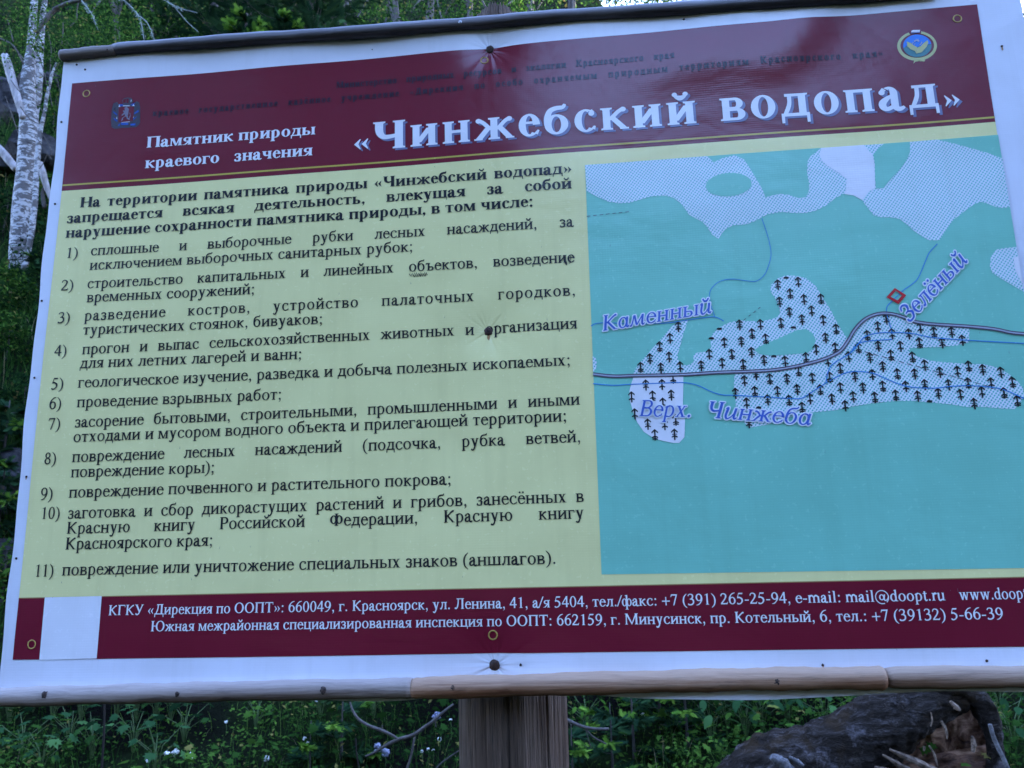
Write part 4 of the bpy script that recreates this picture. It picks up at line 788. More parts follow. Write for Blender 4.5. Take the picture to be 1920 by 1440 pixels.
def leafmat(name, c0, c1, c2, rough=.7, trans=.35, spec=.0, dead=None):
    m = Mat(name, rough, spec); at = m.N('ShaderNodeAttribute', attribute_name='tint'); s_ = m.N('ShaderNodeSeparateColor', {'Color': at.outputs['Color']})
    st = [(.0, c0), (.55, c1), (.97, c2)]
    c = m.ramp(s_.outputs[0], st); 
    if dead: c = m.mix(m.N('ShaderNodeMapRange', {'Value': s_.outputs[1], 'From Min': .95, 'From Max': .97}).outputs[0], c, dead)
    m.base(c); tr = m.N('ShaderNodeBsdfTranslucent', {'Color': c}); mx = m.N('ShaderNodeMixShader', {0: trans, 1: m.b.outputs[0], 2: tr.outputs[0]}); m.L(mx.outputs[0], m.n['Material Output'].inputs['Surface']); return m.m
L_DARK = leafmat('leaf_dark', (.005, .014, .006), (.013, .036, .012), (.036, .088, .02), dead=(.16, .12, .04))
L_MID = leafmat('leaf_mid', (.010, .028, .007), (.032, .08, .015), (.09, .175, .028), dead=(.2, .17, .05))
L_BLUE = leafmat('leaf_bluish', (.018, .055, .022), (.045, .11, .04), (.09, .19, .06), dead=(.2, .16, .06))
L_YEL = leafmat('leaf_fresh', (.03, .08, .012), (.06, .14, .02), (.11, .21, .03))
L_FIR = leafmat('needles_dark', (.010, .028, .016), (.02, .05, .022), (.035, .08, .03), trans=.15)
L_TIP = leafmat('needles_fresh', (.06, .14, .02), (.12, .24, .03), (.2, .34, .05), trans=.3)
L_LICH = leafmat('lichen', (.10, .13, .12), (.18, .22, .2), (.28, .32, .3), trans=.1, rough=.9)
GRASS = leafmat('grass_blade', (.012, .035, .008), (.035, .09, .018), (.11, .18, .04), dead=(.25, .22, .12))
SOIL = Mat('forest_soil', 1, 0); co = SOIL.coord(); SOIL.base(SOIL.mix(SOIL.N('ShaderNodeMapRange', {'Value': SOIL.noise(co, 1.3, 5), 'From Min': .42, 'From Max': .62}).outputs[0], (.010, .009, .008), SOIL.mix(SOIL.noise(co, 25, 5, .7), (.008, .014, .005), (.03, .045, .018)))); SOIL.bump(SOIL.noise(co, 18, 8, .7), 1, .06)
xs = np.concatenate([np.linspace(-60, -12, 20), np.linspace(-11.6, 11.6, 117), np.linspace(12, 60, 20)]); ys = np.concatenate([np.linspace(-45, 0, 22), np.linspace(.3, 12, 80), np.linspace(12.3, 30, 50), np.linspace(31, 60, 12)])
V = [(float(x), float(y), H(x, y)) for y in ys for x in xs]; n = len(xs)
tag(mesh('ground', V, [(j*n+i, j*n+i+1, (j+1)*n+i+1, (j+1)*n+i) for j in range(len(ys)-1) for i in range(n-1)], mat=SOIL.m, smooth=True), kind='structure')
def onground(N, fx, y0, y1, zlo=0, zhi=0, keep=None, rng=RNG):
    out = []
    while len(out) < N:
        y = rng.uniform(y0, y1); a, b = fx(y); x = rng.uniform(a, b)
        d = vn(x*2.1, y*2.1, 5)
        if keep is not None and rng.uniform() > keep+d: continue
        out.append((x, y, H(x, y)+rng.uniform(zlo, zhi)*(1+.6*d)))
    return np.array(out)
# ground cover that nobody could count
tag(blades('grass', onground(11000, lambda y: (-3.6, 3.4), 2.7, 5.4, -.02, .0, .9), RNG.uniform(.06, .20, 11000), .002, GRASS, lean=.7), kind='stuff')
pts = onground(62000, lambda y: (-3.6, 3.4), 2.8, 5.4, .0, .16, .85)
tag(scatter('low_herbs', pts, RNG.uniform(.010, .034, 62000), T_LEAF, L_MID, up=.5, clump=.45+.5*np.sin(pts[:, 0]*3+1)*np.sin(pts[:, 1]*4+pts[:, 0])), kind='stuff')
pts = onground(2500, lambda y: (-3.6, 3.4), 3.0, 5.4, .05, .26, .55)
tag(scatter('bluish_herbs', pts, RNG.uniform(.025, .05, 2500), T_LOBE, L_MID, up=.7, clump=.5+.3*np.sin(pts[:, 0]*2.3)), kind='stuff')
pts = onground(38000, lambda y: (-1.2*y, -.38*y), 4.6, 17, .0, .4, .6)
tag(scatter('slope_herbs', pts, RNG.uniform(.03, .07, 38000), T_LEAF, L_DARK, up=.4, clump=.5+.5*np.sin(pts[:, 0]*2.2)*np.sin(pts[:, 1]*1.9)), kind='stuff')
tag(blades('slope_grass', onground(16000, lambda y: (-.9*y, -.38*y), 4.6, 14, -.02, .05), RNG.uniform(.15, .45, 16000), .004, GRASS, lean=.9, tlo=0, thi=.75), kind='stuff')
pts = onground(36000, lambda y: (-1.2*y, .9*y+1), 6, 30, .0, .6, .5)
tag(scatter('slope_bushes', pts, RNG.uniform(.05, .11, 36000), T_LEAF, L_DARK, up=.3), kind='stuff')
# ---------------------------------------------------------------- trees
BIRCH = Mat('birch_bark', .7, .3); co = BIRCH.coord(); st = BIRCH.noise(BIRCH.coord((5, 5, 30)), 1.6, 5, .7, .3); pa = BIRCH.noise(BIRCH.coord((1, 1, 1.3)), 11, 5, .65, .5); fi = BIRCH.noise(BIRCH.coord((8, 8, 60)), 2, 4, .6)
c = BIRCH.mix(fi, (.24, .23, .235), (.44, .42, .43)); c = BIRCH.mix(BIRCH.N('ShaderNodeMapRange', {'Value': st, 'From Min': .54, 'From Max': .57}).outputs[0], c, (.025, .022, .022)); c = BIRCH.mix(BIRCH.N('ShaderNodeMapRange', {'Value': pa, 'From Min': .49, 'From Max': .54, 'To Max': .93}).outputs[0], c, (.07, .06, .06))
BIRCH.base(c); BIRCH.bump(BIRCH.math('ADD', st, pa), .5, .02)
DEADW = wood('dead_pale_wood', [(.16, .14, .14), (.34, .31, .32), (.5, .47, .49), (.2, .17, .16)], .8, (1, 1, .1), .4, bstr=.6, bd=.01)
BARK = wood('grey_bark', [(.03, .025, .025), (.075, .065, .06), (.13, .115, .11), (.05, .04, .04)], .9, (1, 1, .2), .5, bstr=1, bd=.02)
DARKB = Mat('dark_stem', .9, .1).base((.02, .016, .014)).m
TWIG = wood('twig_bark', [(.03, .024, .022), (.08, .065, .06), (.14, .12, .115), (.05, .04, .035)], .85, (1, 1, 1), 1, bstr=.4, bd=.003)
def pxtube(pts, Y, n=24, seg=12, jit=.06, seed=0, cap=True, dY=None):
    """pts: (px, py, diameter in photo pixels) at depth Y (or depth per point)"""
    q = smooth_poly([(p[0], p[1], p[2], (Y if len(p) < 4 else p[3])) for p in pts], max(1, n//(len(pts)-1)), False)
    P3 = [W(a, b, y) for a, b, _, y in q]; rad = []
    for (a, b, d, y), p in zip(q, P3): rad.append(max(.0012, d*.5*(p-Vector((0, 0, EYE))).length/math.hypot(FPX, math.hypot(a-960, b-720))))
    return tube(P3, rad, seg, cap, jit, seed=seed)
def cat_(*vf):
    V, F = [], []
    for v, f in vf: n = len(V); V += list(v); F += [tuple(i+n for i in q) for q in f]
    return V, F
YB = 8.4
g0 = G(62, 500, 6)
YB = g0.y; bt = empty('birch_tree', (g0.x, g0.y, H(g0.x, g0.y)), 'forked white birch with black scars rising left of the banner', 'tree'); bo = bt.location
V, F = pxtube([(30, 545, 30), (34, 500, 33), (42, 400, 36), (50, 320, 35), (55, 240, 33), (52, 195, 28), (53, 150, 26), (58, 100, 17), (61, 50, 13), (64, 0, 12), (68, -120, 13), (76, -260, 8)], YB, 60, 18, .05, 3); mesh('trunk', V, F, bt, BIRCH.m, org=bo, smooth=True)
V, F = pxtube([(60, 215, 22), (68, 180, 18), (70, 150, 18), (73, 110, 15), (78, 60, 11), (84, 0, 9), (96, -120, 9), (104, -220, 4)], YB+.08, 40, 14, .06, 4); mesh('fork', V, F, bt, BIRCH.m, org=bo, smooth=True)
V, F = pxtube([(9, 104, 13), (17, 130, 15), (27, 165, 14), (36, 195, 13), (44, 222, 12)], YB-.1, 20, 12, .05, 5); mesh('dead_stub', V, F, bt, DEADW, org=bo, smooth=True)
V, F = pxtube([(68, 62, 6), (85, 38, 8.5), (100, 20, 8.5), (118, 10, 8), (138, 3, 7), (165, -2, 6), (220, -20, 4)], YB-.5, 30, 8, .08, 6); mesh('arched_branch', V, F, bt, BARK, org=bo, smooth=True)
V, F = cat_(*[pxtube(q, YB-.45, 14, 5, .1, k) for k, q in enumerate([[(147, 2, 2.4), (144, 22, 2.2), (143, 38, 2), (130, 50, 1.6)], [(15, 38, 2), (20, 58, 2.4), (25, 78, 1.6)], [(118, 42, 1.6), (118, 62, 2), (116, 82, 2.4)], [(66, 95, 2), (76, 115, 2), (84, 140, 1.6), (88, 165, 1.2)], [(0, 72, 2.4), (20, 82, 2.8), (32, 95, 2.4), (44, 120, 3)], [(28, 92, 1.6), (52, 120, 1.4), (66, 150, 1.2), (70, 180, .9)], [(64, 250, 1.2), (80, 275, 1.4), (98, 300, 1)], [(38, 200, 2), (55, 222, 2.2), (72, 232, 1.6)], [(20, 150, 1.4), (40, 175, 1.6), (62, 185, 1.4), (84, 215, 1)], [(30, 235, 1.2), (50, 250, 1.4), (70, 262, 1.2)], [(95, 120, 1.2), (92, 160, 1.4), (98, 200, 1)], [(10, 180, 1.2), (24, 220, 1.4), (34, 250, 1.2)], [(90, 60, 1.4), (96, 90, 1.6), (94, 118, 1)], [(40, 130, 1.2), (64, 120, 1.4), (88, 108, 1)], [(104, 140, 1.2), (112, 170, 1), (108, 200, 1)]])]); o = mesh('twigs', V, F, bt, TWIG, org=bo, smooth=True); o['kind'] = 'stuff'
C = []
for cx, cy, r, n_ in ((20, 20, 60, 350), (60, 20, 40, 420), (66, 80, 32, 260), (15, 120, 30, 120), (110, 60, 60, 500), (160, 25, 50, 420), (60, 60, 40, 200), (200, 70, 50, 380), (110, 120, 35, 200), (25, 70, 40, 130), (260, 60, 50, 350), (85, 100, 30, 130), (260, 10, 60, 320), (80, 165, 24, 50), (90, 200, 18, 36)):
    for _ in range(n_): C.append(W(cx+random.gauss(0, r*.55), cy+random.gauss(0, r*.4), YB+random.uniform(-1.4, 1.2)))
o = scatter('crown', C, RNG.uniform(.022, .045, len(C)), T_LEAF, L_MID, bt, bo, up=.2); o['kind'] = 'stuff'
g1 = G(50, 490, 6); tb = empty('thin_birch', (g1.x, g1.y-.1, H(g1.x, g1.y)), 'thin crooked birch stem growing close in front of the forked birch', 'tree'); Y1 = YB-.35
V, F = pxtube([(46, 505, 12), (53, 470, 10), (60, 430, 10.5), (66, 370, 10), (69, 320, 9.5), (73, 270, 9), (76, 243, 8), (84, 210, 6), (88, 180, 6), (95, 150, 5.5), (101, 130, 4.5), (106, 118, 3.5)], Y1, 60, 10, .08, 8); mesh('trunk', V, F, tb, BIRCH.m, org=tb.location, smooth=True)
V, F = cat_(pxtube([(77, 247, 1.6), (88, 265, 1.8), (97, 285, 1.5), (92, 300, .8)], Y1, 12, 5, .1, 3), pxtube([(70, 320, 1.4), (80, 308, 1.4), (90, 285, 1)], Y1, 12, 5, .1, 4)); mesh('twig', V, F, tb, TWIG, org=tb.location, smooth=True)
def stick(name, pts, Y, mat, label, seed=0, seg=12):
    q = W(*pts[-1][:2], Y); o = empty(name, q, label, name.split('_')[-1] if name.split('_')[-1] in ('log', 'branch', 'stick') else 'branch'); V, F = pxtube(pts, Y, 24, seg, .08, seed); mesh('stem', V, F, o, mat, org=q, smooth=True); return o
stick('fallen_log', [(-30, 255, 15), (0, 281, 15), (15, 298, 15), (31, 318, 13)], YB+.5, DEADW, 'pale bare log leaning down against the birch from the left edge')
stick('broken_branch', [(76, 305, 8), (82, 330, 12), (88, 352, 10), (97, 375, 8)], YB+.3, DEADW, 'short pale broken branch between the thin birch and the banner edge')
stick('dead_branch', [(84, 390, 8), (80, 360, 6), (90, 345, 4)], YB+.4, BARK, 'dark bent branch stub behind the thin birch', 3)
def rock(x, y, s, seed, label):
    z = H(x, y); rs = random.Random(seed); V, F = [], []; n, m = 14, 8; ax = [rs.uniform(.7, 1.3) for _ in range(3)]; ph = [rs.uniform(0, 6) for _ in range(6)]
    for i in range(m+1):
        t = math.pi*i/m
        for j in range(n):
            a = 2*math.pi*j/n; d = (math.sin(t)*math.cos(a), math.sin(t)*math.sin(a), math.cos(t)); r = s*(1+.22*math.sin(3*d[0]+ph[0]+2*d[2])+.16*math.sin(5*d[1]+ph[1])+.1*math.sin(7*d[2]+ph[2]+3*d[0])+rs.uniform(-.04, .04))
            V.append((x+d[0]*r*ax[0], y+d[1]*r*ax[1], z+.1*s+d[2]*r*.7*ax[2]))
        if i: F += [((i-1)*n+j, (i-1)*n+(j+1) % n, i*n+(j+1) % n, i*n+j) for j in range(n)]
    return tag(mesh('boulder', V, F, None, ROCK.m), label, 'rock')
ROCK = Mat('grey_rock', .9, .05); co = ROCK.coord(); ROCK.base(ROCK.mix(ROCK.N('ShaderNodeMapRange', {'Value': ROCK.noise(co, 3, 6, .7), 'From Min': .42, 'From Max': .6}).outputs[0], (.014, .013, .014), (.07, .065, .07))); ROCK.bump(ROCK.noise(co, 6, 8, .7), 1, .08)
for k, (px, py, s, lb) in enumerate([(22, 1098, .22, 'low grey boulder at the foot of the slope, lowest beside the banner edge'), (28, 985, .3, 'broad dark boulder on the slope beside the lower banner edge'), (8, 930, .2, 'small dark stone above the broad boulder at the left edge'),
        (100, 330, .5, 'dark rock outcrop behind the thin birch'), (12, 230, .6, 'dark rock outcrop behind the leaning pale stub'), (95, 190, .5, 'shadowed rock high on the slope right of the birch fork'), (5, 340, .4, 'dark rock below the pale leaning log'), (1690, 1330, .2, 'stone half hidden behind the rotten log')]):
    g = G(px, py, 3); rock(g.x, g.y+.1, s, k+3, lb)
def limbtree(name, base, top, r0, crown, mat, leaf, size, label, group, barkm=BARK, seed=0, upb=.2, T=T_LEAF, density=1, tl=(0, 1)):
    rs = random.Random(seed); rg = np.random.default_rng(seed); t = empty(name, base, label, 'tree', group); b = Vector(base); tp = Vector(top); ln = (tp-b).length
    mid = b.lerp(tp, .5)+Vector((rs.uniform(-.06, .06)*ln, rs.uniform(-.04, .04)*ln, 0)); pts = resample([b, b.lerp(mid, .5), mid, mid.lerp(tp, .6), tp], 24)
    V, F = tube(pts, [r0*(1-.85*k/(len(pts)-1)) for k in range(len(pts))], 8, True, .08, seed=seed); mesh('trunk', V, F, t, barkm, org=b, smooth=True)
    tubes = []; C = []; ax = []
    for c, r, n_ in crown:
        c = Vector(c); k = min(len(pts)-3, max(4, int(len(pts)*(.45+.4*rs.random())))); s = pts[k]
        e = c+Vector((rs.uniform(-.2, .2), rs.uniform(-.2, .2), rs.uniform(-.1, .2)))*r; q = resample([s, s.lerp(e, .5)+Vector((0, 0, .1*r)), e], 8); tubes.append(tube(q, [r0*.35*(1-.8*j/(len(q)-1)) for j in range(len(q))], 5, False, .1, seed=seed+len(tubes)))
        cl = [c+Vector((rs.gauss(0, .5), rs.gauss(0, .5), rs.gauss(0, .35)))*r for _ in range(max(5, n_//26))]
        for i in range(int(n_*density)): a = cl[i % len(cl)]; C.append(a+Vector((rs.gauss(0, .16), rs.gauss(0, .16), rs.gauss(0, .12)))*r)
    V, F = cat_(*tubes); o = mesh('limbs', V, F, t, barkm, org=b, smooth=True); o['kind'] = 'stuff'
    o = scatter('crown', C, rg.uniform(size*.6, size*1.2, len(C)), T, leaf, t, b, up=upb, rng=rg, tlo=tl[0], thi=tl[1]); o['kind'] = 'stuff'; return t
GT = 'leafy trees on the hillside above the banner'
def at_slope(px, Y): p = W(px, 60, Y); return Vector((p.x, Y, H(p.x, Y)))
tl = [(205, 9.5, 'dense green leaves right of the birch fork'), (330, 12, 'leafy tree left of the grey conifer trunk'), (640, 15, 'small leafed tree right of the bright green fir'), (725, 13, 'leafy tree around a white patch of trunk above the top pole'), (800, 17, 'distant leafy tree left of the post top'),
      (880, 14, 'green tree directly above the left side of the post top'), (985, 15, 'rounded green tree right of the post top'), (1065, 12.5, 'green tree standing left of the bright sky gap'), (1310, 13, 'pale green tree right of the bright sky gap'), (1430, 14, 'leafy tree above the right part of the dark pole')]
for k, (px, Y, lb) in enumerate(tl):
    b = at_slope(px, Y); cr_ = [(W(px+dx, py_, Y+random.uniform(-.8, .8)), .075*Y*s_, n_) for dx, py_, s_, n_ in ((-45, 40, 1, 420), (30, 60, 1, 420), (5, 0, 1.1, 420), (-30, -60, 1, 240), (40, -50, 1, 240), (0, 110, .9, 220))]
    limbtree('leafy_tree', b, W(px+5, -90, Y), .014*Y*.6, cr_, None, (L_MID, L_DARK, L_MID)[k % 3], .0052*Y+.01, lb, GT, seed=20+k)
for k, (px, Y, lb, nn) in enumerate([(1190, 11, 'thin crown of small leaves against the white sky', 330), (1232, 14, 'middle one of the thin trees in the bright sky gap', 330), (1275, 12, 'sparse leafy top right in the bright sky gap', 330), (1922, 7.5, 'leafy tree at the top right corner beside the banner', 300), (1985, 6.5, 'leafy tree just past the right edge of the banner', 300)]):
    b = at_slope(px, Y); cr_ = [(W(px+dx, py_, Y+random.uniform(-.5, .5)), .055*Y, nn) for dx, py_ in ((-40, 15), (30, 30), (0, -20), (-20, -70), (30, 70))]+([] if px < 1900 else [(W(px-10, y_, Y), .05*Y, nn) for y_ in (60, 110, 170, 300)])
    limbtree('leafy_tree', b, W(px, -60, Y), .02, cr_, None, L_MID, .0045*Y+.01, lb, GT, seed=40+k)
def fir(name, base, h, r, label, group=None, tips=0, seed=0, size=.12, n=1800, z0=.12, barkm=BARK):
    rs = random.Random(seed); rg = np.random.default_rng(seed); b = Vector(base); t = empty(name, b, label, 'tree', group)
    V, F = tube([b+Vector((0, 0, h*k/10)) for k in range(11)], [h*.018*(1-.9*k/10)+min(.004, h*.004) for k in range(11)], 8, True, .06, seed=seed); mesh('trunk', V, F, t, barkm, org=b, smooth=True)
    C, A, T_, TA, tb_ = [], [], [], [], []
    nb = int(h*17)
    for i in range(nb):
        f = z0+(1-z0)*(i/nb)**.9; L = r*(1-f)**.75*rs.uniform(.75, 1.1)+.06; an = i*2.4+rs.uniform(-.3, .3); d = Vector((math.cos(an), math.sin(an), .22-.35*(1-f))); s = b+Vector((0, 0, h*f)); e = s+d*L+Vector((0, 0, .12*L))
        tb_.append(tube([s, s+d*L*.5+Vector((0, 0, -.02*L)), e], [.008*h*.3+min(.002, h*.003), min(.004, .005*h), min(.002, .003*h)], 4, False, .05)); m = max(4, int(n/nb)); side = Vector((-d.y, d.x, 0))
        for j in range(m):
            q = (j+rs.random())/m; w_ = rs.uniform(-1, 1); p = s+d*L*q+Vector((0, 0, .12*L*q*q))+side*w_*L*.38*(1-q*.7)+Vector((0, 0, rs.uniform(-.05, .02)*L)); a = d+side*w_*1.2
            if q > .6 and rs.random() < tips: T_.append(p+d*L*.1); TA.append(a)
            else: C.append(p); A.append(a)
    V, F = cat_(*tb_); o = mesh('branches', V, F, t, barkm, org=b); o['kind'] = 'stuff'
    o = scatter('needles', C, rg.uniform(size*.7, size*1.2, len(C)), T_SPRAY, L_FIR, t, b, up=.7, axis=np.array(A), rng=rg); o['kind'] = 'stuff'
    if T_: o = scatter('fresh_shoots', T_, rg.uniform(size*.45, size*.85, len(T_)), T_SPRAY, L_TIP, t, b, up=.7, axis=np.array(TA), rng=rg, aspect=1.3); o['kind'] = 'stuff'
    return t
def firtop(px, py, Y, r, label, **k): p = W(px, py, Y); z = H(p.x, Y); return fir(k.pop('name', 'fir_tree'), (p.x, Y, z-.05), p.z-z, r, label, **k)
FG = 'fir trees on the slope'
firtop(463, 16, 5.6, .75, 'young fir with bright green shoot tips above the top pole', group=FG, tips=.95, seed=2, size=.10, n=2600)
firtop(533, 20, 5.9, .7, 'smaller young fir with bright shoots right beside its twin', group=FG, tips=.9, seed=3, size=.10, n=2400)
firtop(590, -200, 8.5, 1.7, 'dark full fir behind the two bright young firs', group=FG, seed=4, size=.17, n=2600)
firtop(480, -260, 10.5, 1.7, 'tall dark fir right of the grey bare trunk', group=FG, seed=5, size=.2, n=2400)
firtop(300, -150, 11, 1.6, 'dark fir between the birch and the grey trunk', group=FG, tips=.1, seed=6, size=.2, n=2200)
firtop(20, 738, 5.2, .55, 'small fir on the slope beside the left edge of the banner', group=FG, tips=.4, seed=7, size=.10, n=800)
firtop(12, 850, 4.7, .45, 'lowest small fir with yellowish shoots at the left edge', group=FG, tips=.5, seed=8, size=.09, n=800)
firtop(30, 900, 4.9, .35, 'tiny fir seedling touching the banner edge', group=FG, tips=.3, seed=9, size=.08, n=450)
firtop(90, 470, 7.0, .5, 'low fir sprig at the foot of the birch', group=FG, tips=.4, seed=10, size=.1, n=600)
b = W(404, 60, 11.5); ct = empty('conifer', (b.x, 11.5, H(b.x, 11.5)), 'bare grey conifer trunk seen above the left part of the dark pole', 'tree'); V, F = tube([(b.x, 11.5, H(b.x, 11.5)-.1), tuple(W(404, 60, 11.5)), tuple(W(400, 0, 11.5)), tuple(W(392, -300, 11.5))], [.11, .085, .08, .05], 12, True, .06, seed=1); mesh('trunk', V, F, ct, BARK, org=ct.location, smooth=True)
# hanging lichen covered twigs
V, F = cat_(*[pxtube(q, 6.8, 24, 5, .25, k) for k, q in enumerate([[(152, 0, 2.5), (163, 14, 3), (172, 28, 3.4), (178, 42, 2.4), (184, 56, 1)], [(225, -5, 2.5), (245, 12, 3), (258, 28, 3), (265, 45, 2.6), (270, 75, 1.4)], [(258, 28, 2), (275, 42, 2.4), (284, 60, 1.8), (290, 78, .8)], [(300, -5, 2.4), (325, 10, 2.6), (345, 18, 2.4), (370, 24, 1.4)], [(325, 10, 1.6), (350, 40, 1.4), (372, 60, 1)]])])
lt = empty('lichen_branch', W(240, 0, 6.8), 'hanging twigs crusted with pale lichen above the left end of the top pole', 'branch'); mesh('twigs', V, F, lt, wood('lichen_twig', [(.12, .14, .13), (.22, .25, .24), (.34, .37, .36), (.1, .1, .1)], .9, bstr=.4), org=lt.location, smooth=True)['kind'] = 'stuff'
C = []
for q in ([(152, 0), (163, 14), (172, 28), (178, 42)], [(225, -5), (245, 12), (258, 28), (265, 45), (270, 75)], [(258, 28), (284, 60), (290, 78)], [(300, -5), (325, 10), (345, 18)]):
    for a, b_ in zip(q, q[1:]): C += [W(a[0]+(b_[0]-a[0])*t+random.gauss(0, 2), a[1]+(b_[1]-a[1])*t+random.gauss(0, 2), 6.8+random.uniform(-.03, .03)) for t in np.linspace(0, 1, 14)]
scatter('lichen', C, .03, T_SPRAY, L_LICH, lt, lt.location, up=0)['kind'] = 'stuff'
for k, (px, py, sz, lb) in enumerate([(20, 600, .35, 'low leafy shrub below the birch, at the left edge'), (70, 575, .28, 'small shrub touching the banner edge below the birch'), (12, 680, .3, 'leafy shrub halfway down the slope at the left edge'), (5, 440, .4, 'shrub left of the foot of the birch'), (100, 400, .35, 'shrub between the thin birch and the banner edge'), (40, 790, .25, 'low shrub among the small firs'), (0, 1150, .25, 'shrub just above the bottom pole at the left edge'), (10, 190, .6, 'dark shrub behind the leaning pale stub'), (98, 250, .5, 'dark shrub right of the birch fork')]):
    g = G(px, py, 3); b = Vector((g.x, g.y, H(g.x, g.y))); limbtree('shrub', b, b+Vector((0, 0, sz*1.3)), .012, [(b+Vector((random.uniform(-.3, .3)*sz, random.uniform(-.3, .3)*sz, sz*q)), sz*.8, 420) for q in (.5, 1.0)], None, (L_MID, L_DARK)[k % 2], .045+.01*(g.y > 7), lb, 'shrubs on the slope left of the banner', seed=90+k)
# unseen firs added behind the camera, darkening the banner's reflection beside a sky gap
FL = [(-6.9, -5.2, 15, 2.6, 'unseen tall fir added to darken the reflection, nearest to the left end of the banner'), (-5.1, -6.6, 16, 2.6, 'unseen tall fir added to darken the reflection, second from the left end of the banner'), (-3.4, -7.6, 16, 2.5, 'unseen tall fir added to darken the reflection, third from the left end of the banner'),
      (-1.9, -8.6, 15, 2.1, 'unseen tall fir added to darken the reflection, just left of the sky gap'), (5.6, -7.2, 15, 2.5, 'unseen tall fir added to darken the reflection, just right of the sky gap'), (8.2, -5.6, 15, 2.6, 'unseen tall fir added to darken the reflection, nearest to the right end of the banner')]
for k, (x, y, h, r, lb) in enumerate(FL): fir('fir_tree', (x, y, H(x, y)-.1), h, r, lb, group='unseen firs added to darken the banner reflection', seed=60+k, size=.42, n=3200)
# ---------------------------------------------------------------- plants under the board
STEMG = Mat('green_stem', .6, .3); STEMG.base((.07, .11, .035))
LME = {}
def leaf_me(key, T, mat):
    if key not in LME:
        me = bpy.data.meshes.new(key); me.from_pydata([tuple(map(float, v)) for v in T[0]], [], T[1]); a = me.color_attributes.new('tint', 'FLOAT_COLOR', 'POINT'); t = {'a': .2, 'b': .5, 'c': .85}[key[-1]]; a.data.foreach_set('color', np.tile([t, .5, .5, 1], len(T[0])).astype(np.float32)); me.materials.append(mat); me.shade_smooth(); LME[key] = me
    return LME[key]
def leafy(px, py, n, size, T, mat, key, label, group, hgt=.22, seed=0, spread=.12, lo=2.6):
    g = G(px, py, lo); rs = random.Random(seed*7+1); o = empty('leafy_plant', (g.x, g.y, H(g.x, g.y)), label, 'plant', group); st = []
    for k in range(n):
        an = k*2.4+rs.uniform(-.4, .4); f = .45+.55*(k+1)/n; r = spread*rs.uniform(.35, 1); e = Vector((math.cos(an)*r, math.sin(an)*r, hgt*f+rs.uniform(-.02, .02)))
        st.append(tube([(0, 0, -.02), (e.x*.25, e.y*.25, e.z*.6), tuple(e)], [.0028, .002, .0012], 4, False, 0)); lf = link('leaf', leaf_me(key+'_'+rs.choice('aabbc'), T, mat), o, loc=e); s = size*rs.uniform(.7, 1.15); lf.scale = (s, s, s)
        lf.rotation_euler = (R(rs.uniform(-35, 12)), R(rs.uniform(-22, 22)), an-math.pi/2+rs.uniform(-.4, .4))
    V, F = cat_(*st); mesh('stems', V, F, o, STEMG.m)
    return o
PG = 'broad leaved plants below the banner'
places = [(15, 1345, 'at the far left under the pole'), (60, 1330, 'close under the first knot of the pole'), (40, 1400, 'near the left picture edge'), (95, 1350, 'left of the thin dark stem'), (130, 1380, 'at the lower left'), (150, 1340, 'just right of the first knot'), (170, 1400, 'left of the tall dark stem'), (215, 1345, 'right of the tall dark stem'), (255, 1335, 'beside a yellow leaf'), (290, 1345, 'under the second knot'), (250, 1385, 'left of the white flowers'), (320, 1330, 'right of the second knot'), (345, 1370, 'above the white flowers'), (75, 1435, 'at the bottom left'), (290, 1430, 'below the white flowers')]
for k, (x, y, lb) in enumerate(places): leafy(x, y+26, 11, .06, T_LOBE, L_BLUE if k % 3 else L_DARK, ('lobe_blue' if k % 3 else 'lobe_dark'), 'lobed leafy plant '+lb, PG, seed=k+1, hgt=.2)
for k, (x, y, lb) in enumerate([(1335, 1370, 'left of the rotten log'), (1365, 1345, 'under the hanging vinyl strip'), (1400, 1370, 'touching the left end of the log'), (1430, 1350, 'behind the left end of the log'), (1480, 1345, 'behind the middle of the log'), (1550, 1345, 'above the bark hump of the log'), (1880, 1340, 'right of the rotten log'), (1905, 1390, 'at the right picture edge'), (1610, 1325, 'where the log meets the pole')]):
    leafy(x, y+22, 10, .075, T_ELL, L_BLUE, 'blade_blue', 'plant with long oval leaves '+lb, 'oval leaved plants round the log', seed=k+40, hgt=.2, spread=.14)
for k, (x, y, lb) in enumerate([(480, 1345, 'fresh green herb left of the grey branch'), (700, 1330, 'fresh green herb above the forked branch'), (1100, 1345, 'fresh round leaved herb right of the post'), (1190, 1330, 'fresh herb under the middle of the bottom pole'), (600, 1340, 'fresh herb under the pale pole')]):
    leafy(x, y+25, 12, .034, T_ELL, L_YEL, 'fresh', lb, 'fresh green herbs', seed=k+60, hgt=.16)
for k, (x, y, h_, lb) in enumerate([(640, 1385, .22, 'feathery yellow green seedling left of the forked branch'), (1150, 1425, .2, 'feathery seedling at the bottom right of the post'), (1240, 1345, .3, 'feathery seedling under the bottom pole'), (1290, 1365, .3, 'feathery seedling left of the oval leaved plants'), (580, 1425, .15, 'low feathery seedling at the bottom'), (1190, 1390, .25, 'dark feathery seedling right of the post'), (1075, 1440, .16, 'small seedling at the foot of the post')]):
    g = G(x, y+40, 2.6); fir('conifer_seedling', (g.x, g.y, H(g.x, g.y)), h_+.1, h_*.7, lb, 'conifer seedlings', tips=(.9 if k != 5 else 0), seed=80+k, size=.05, n=420, z0=.1)
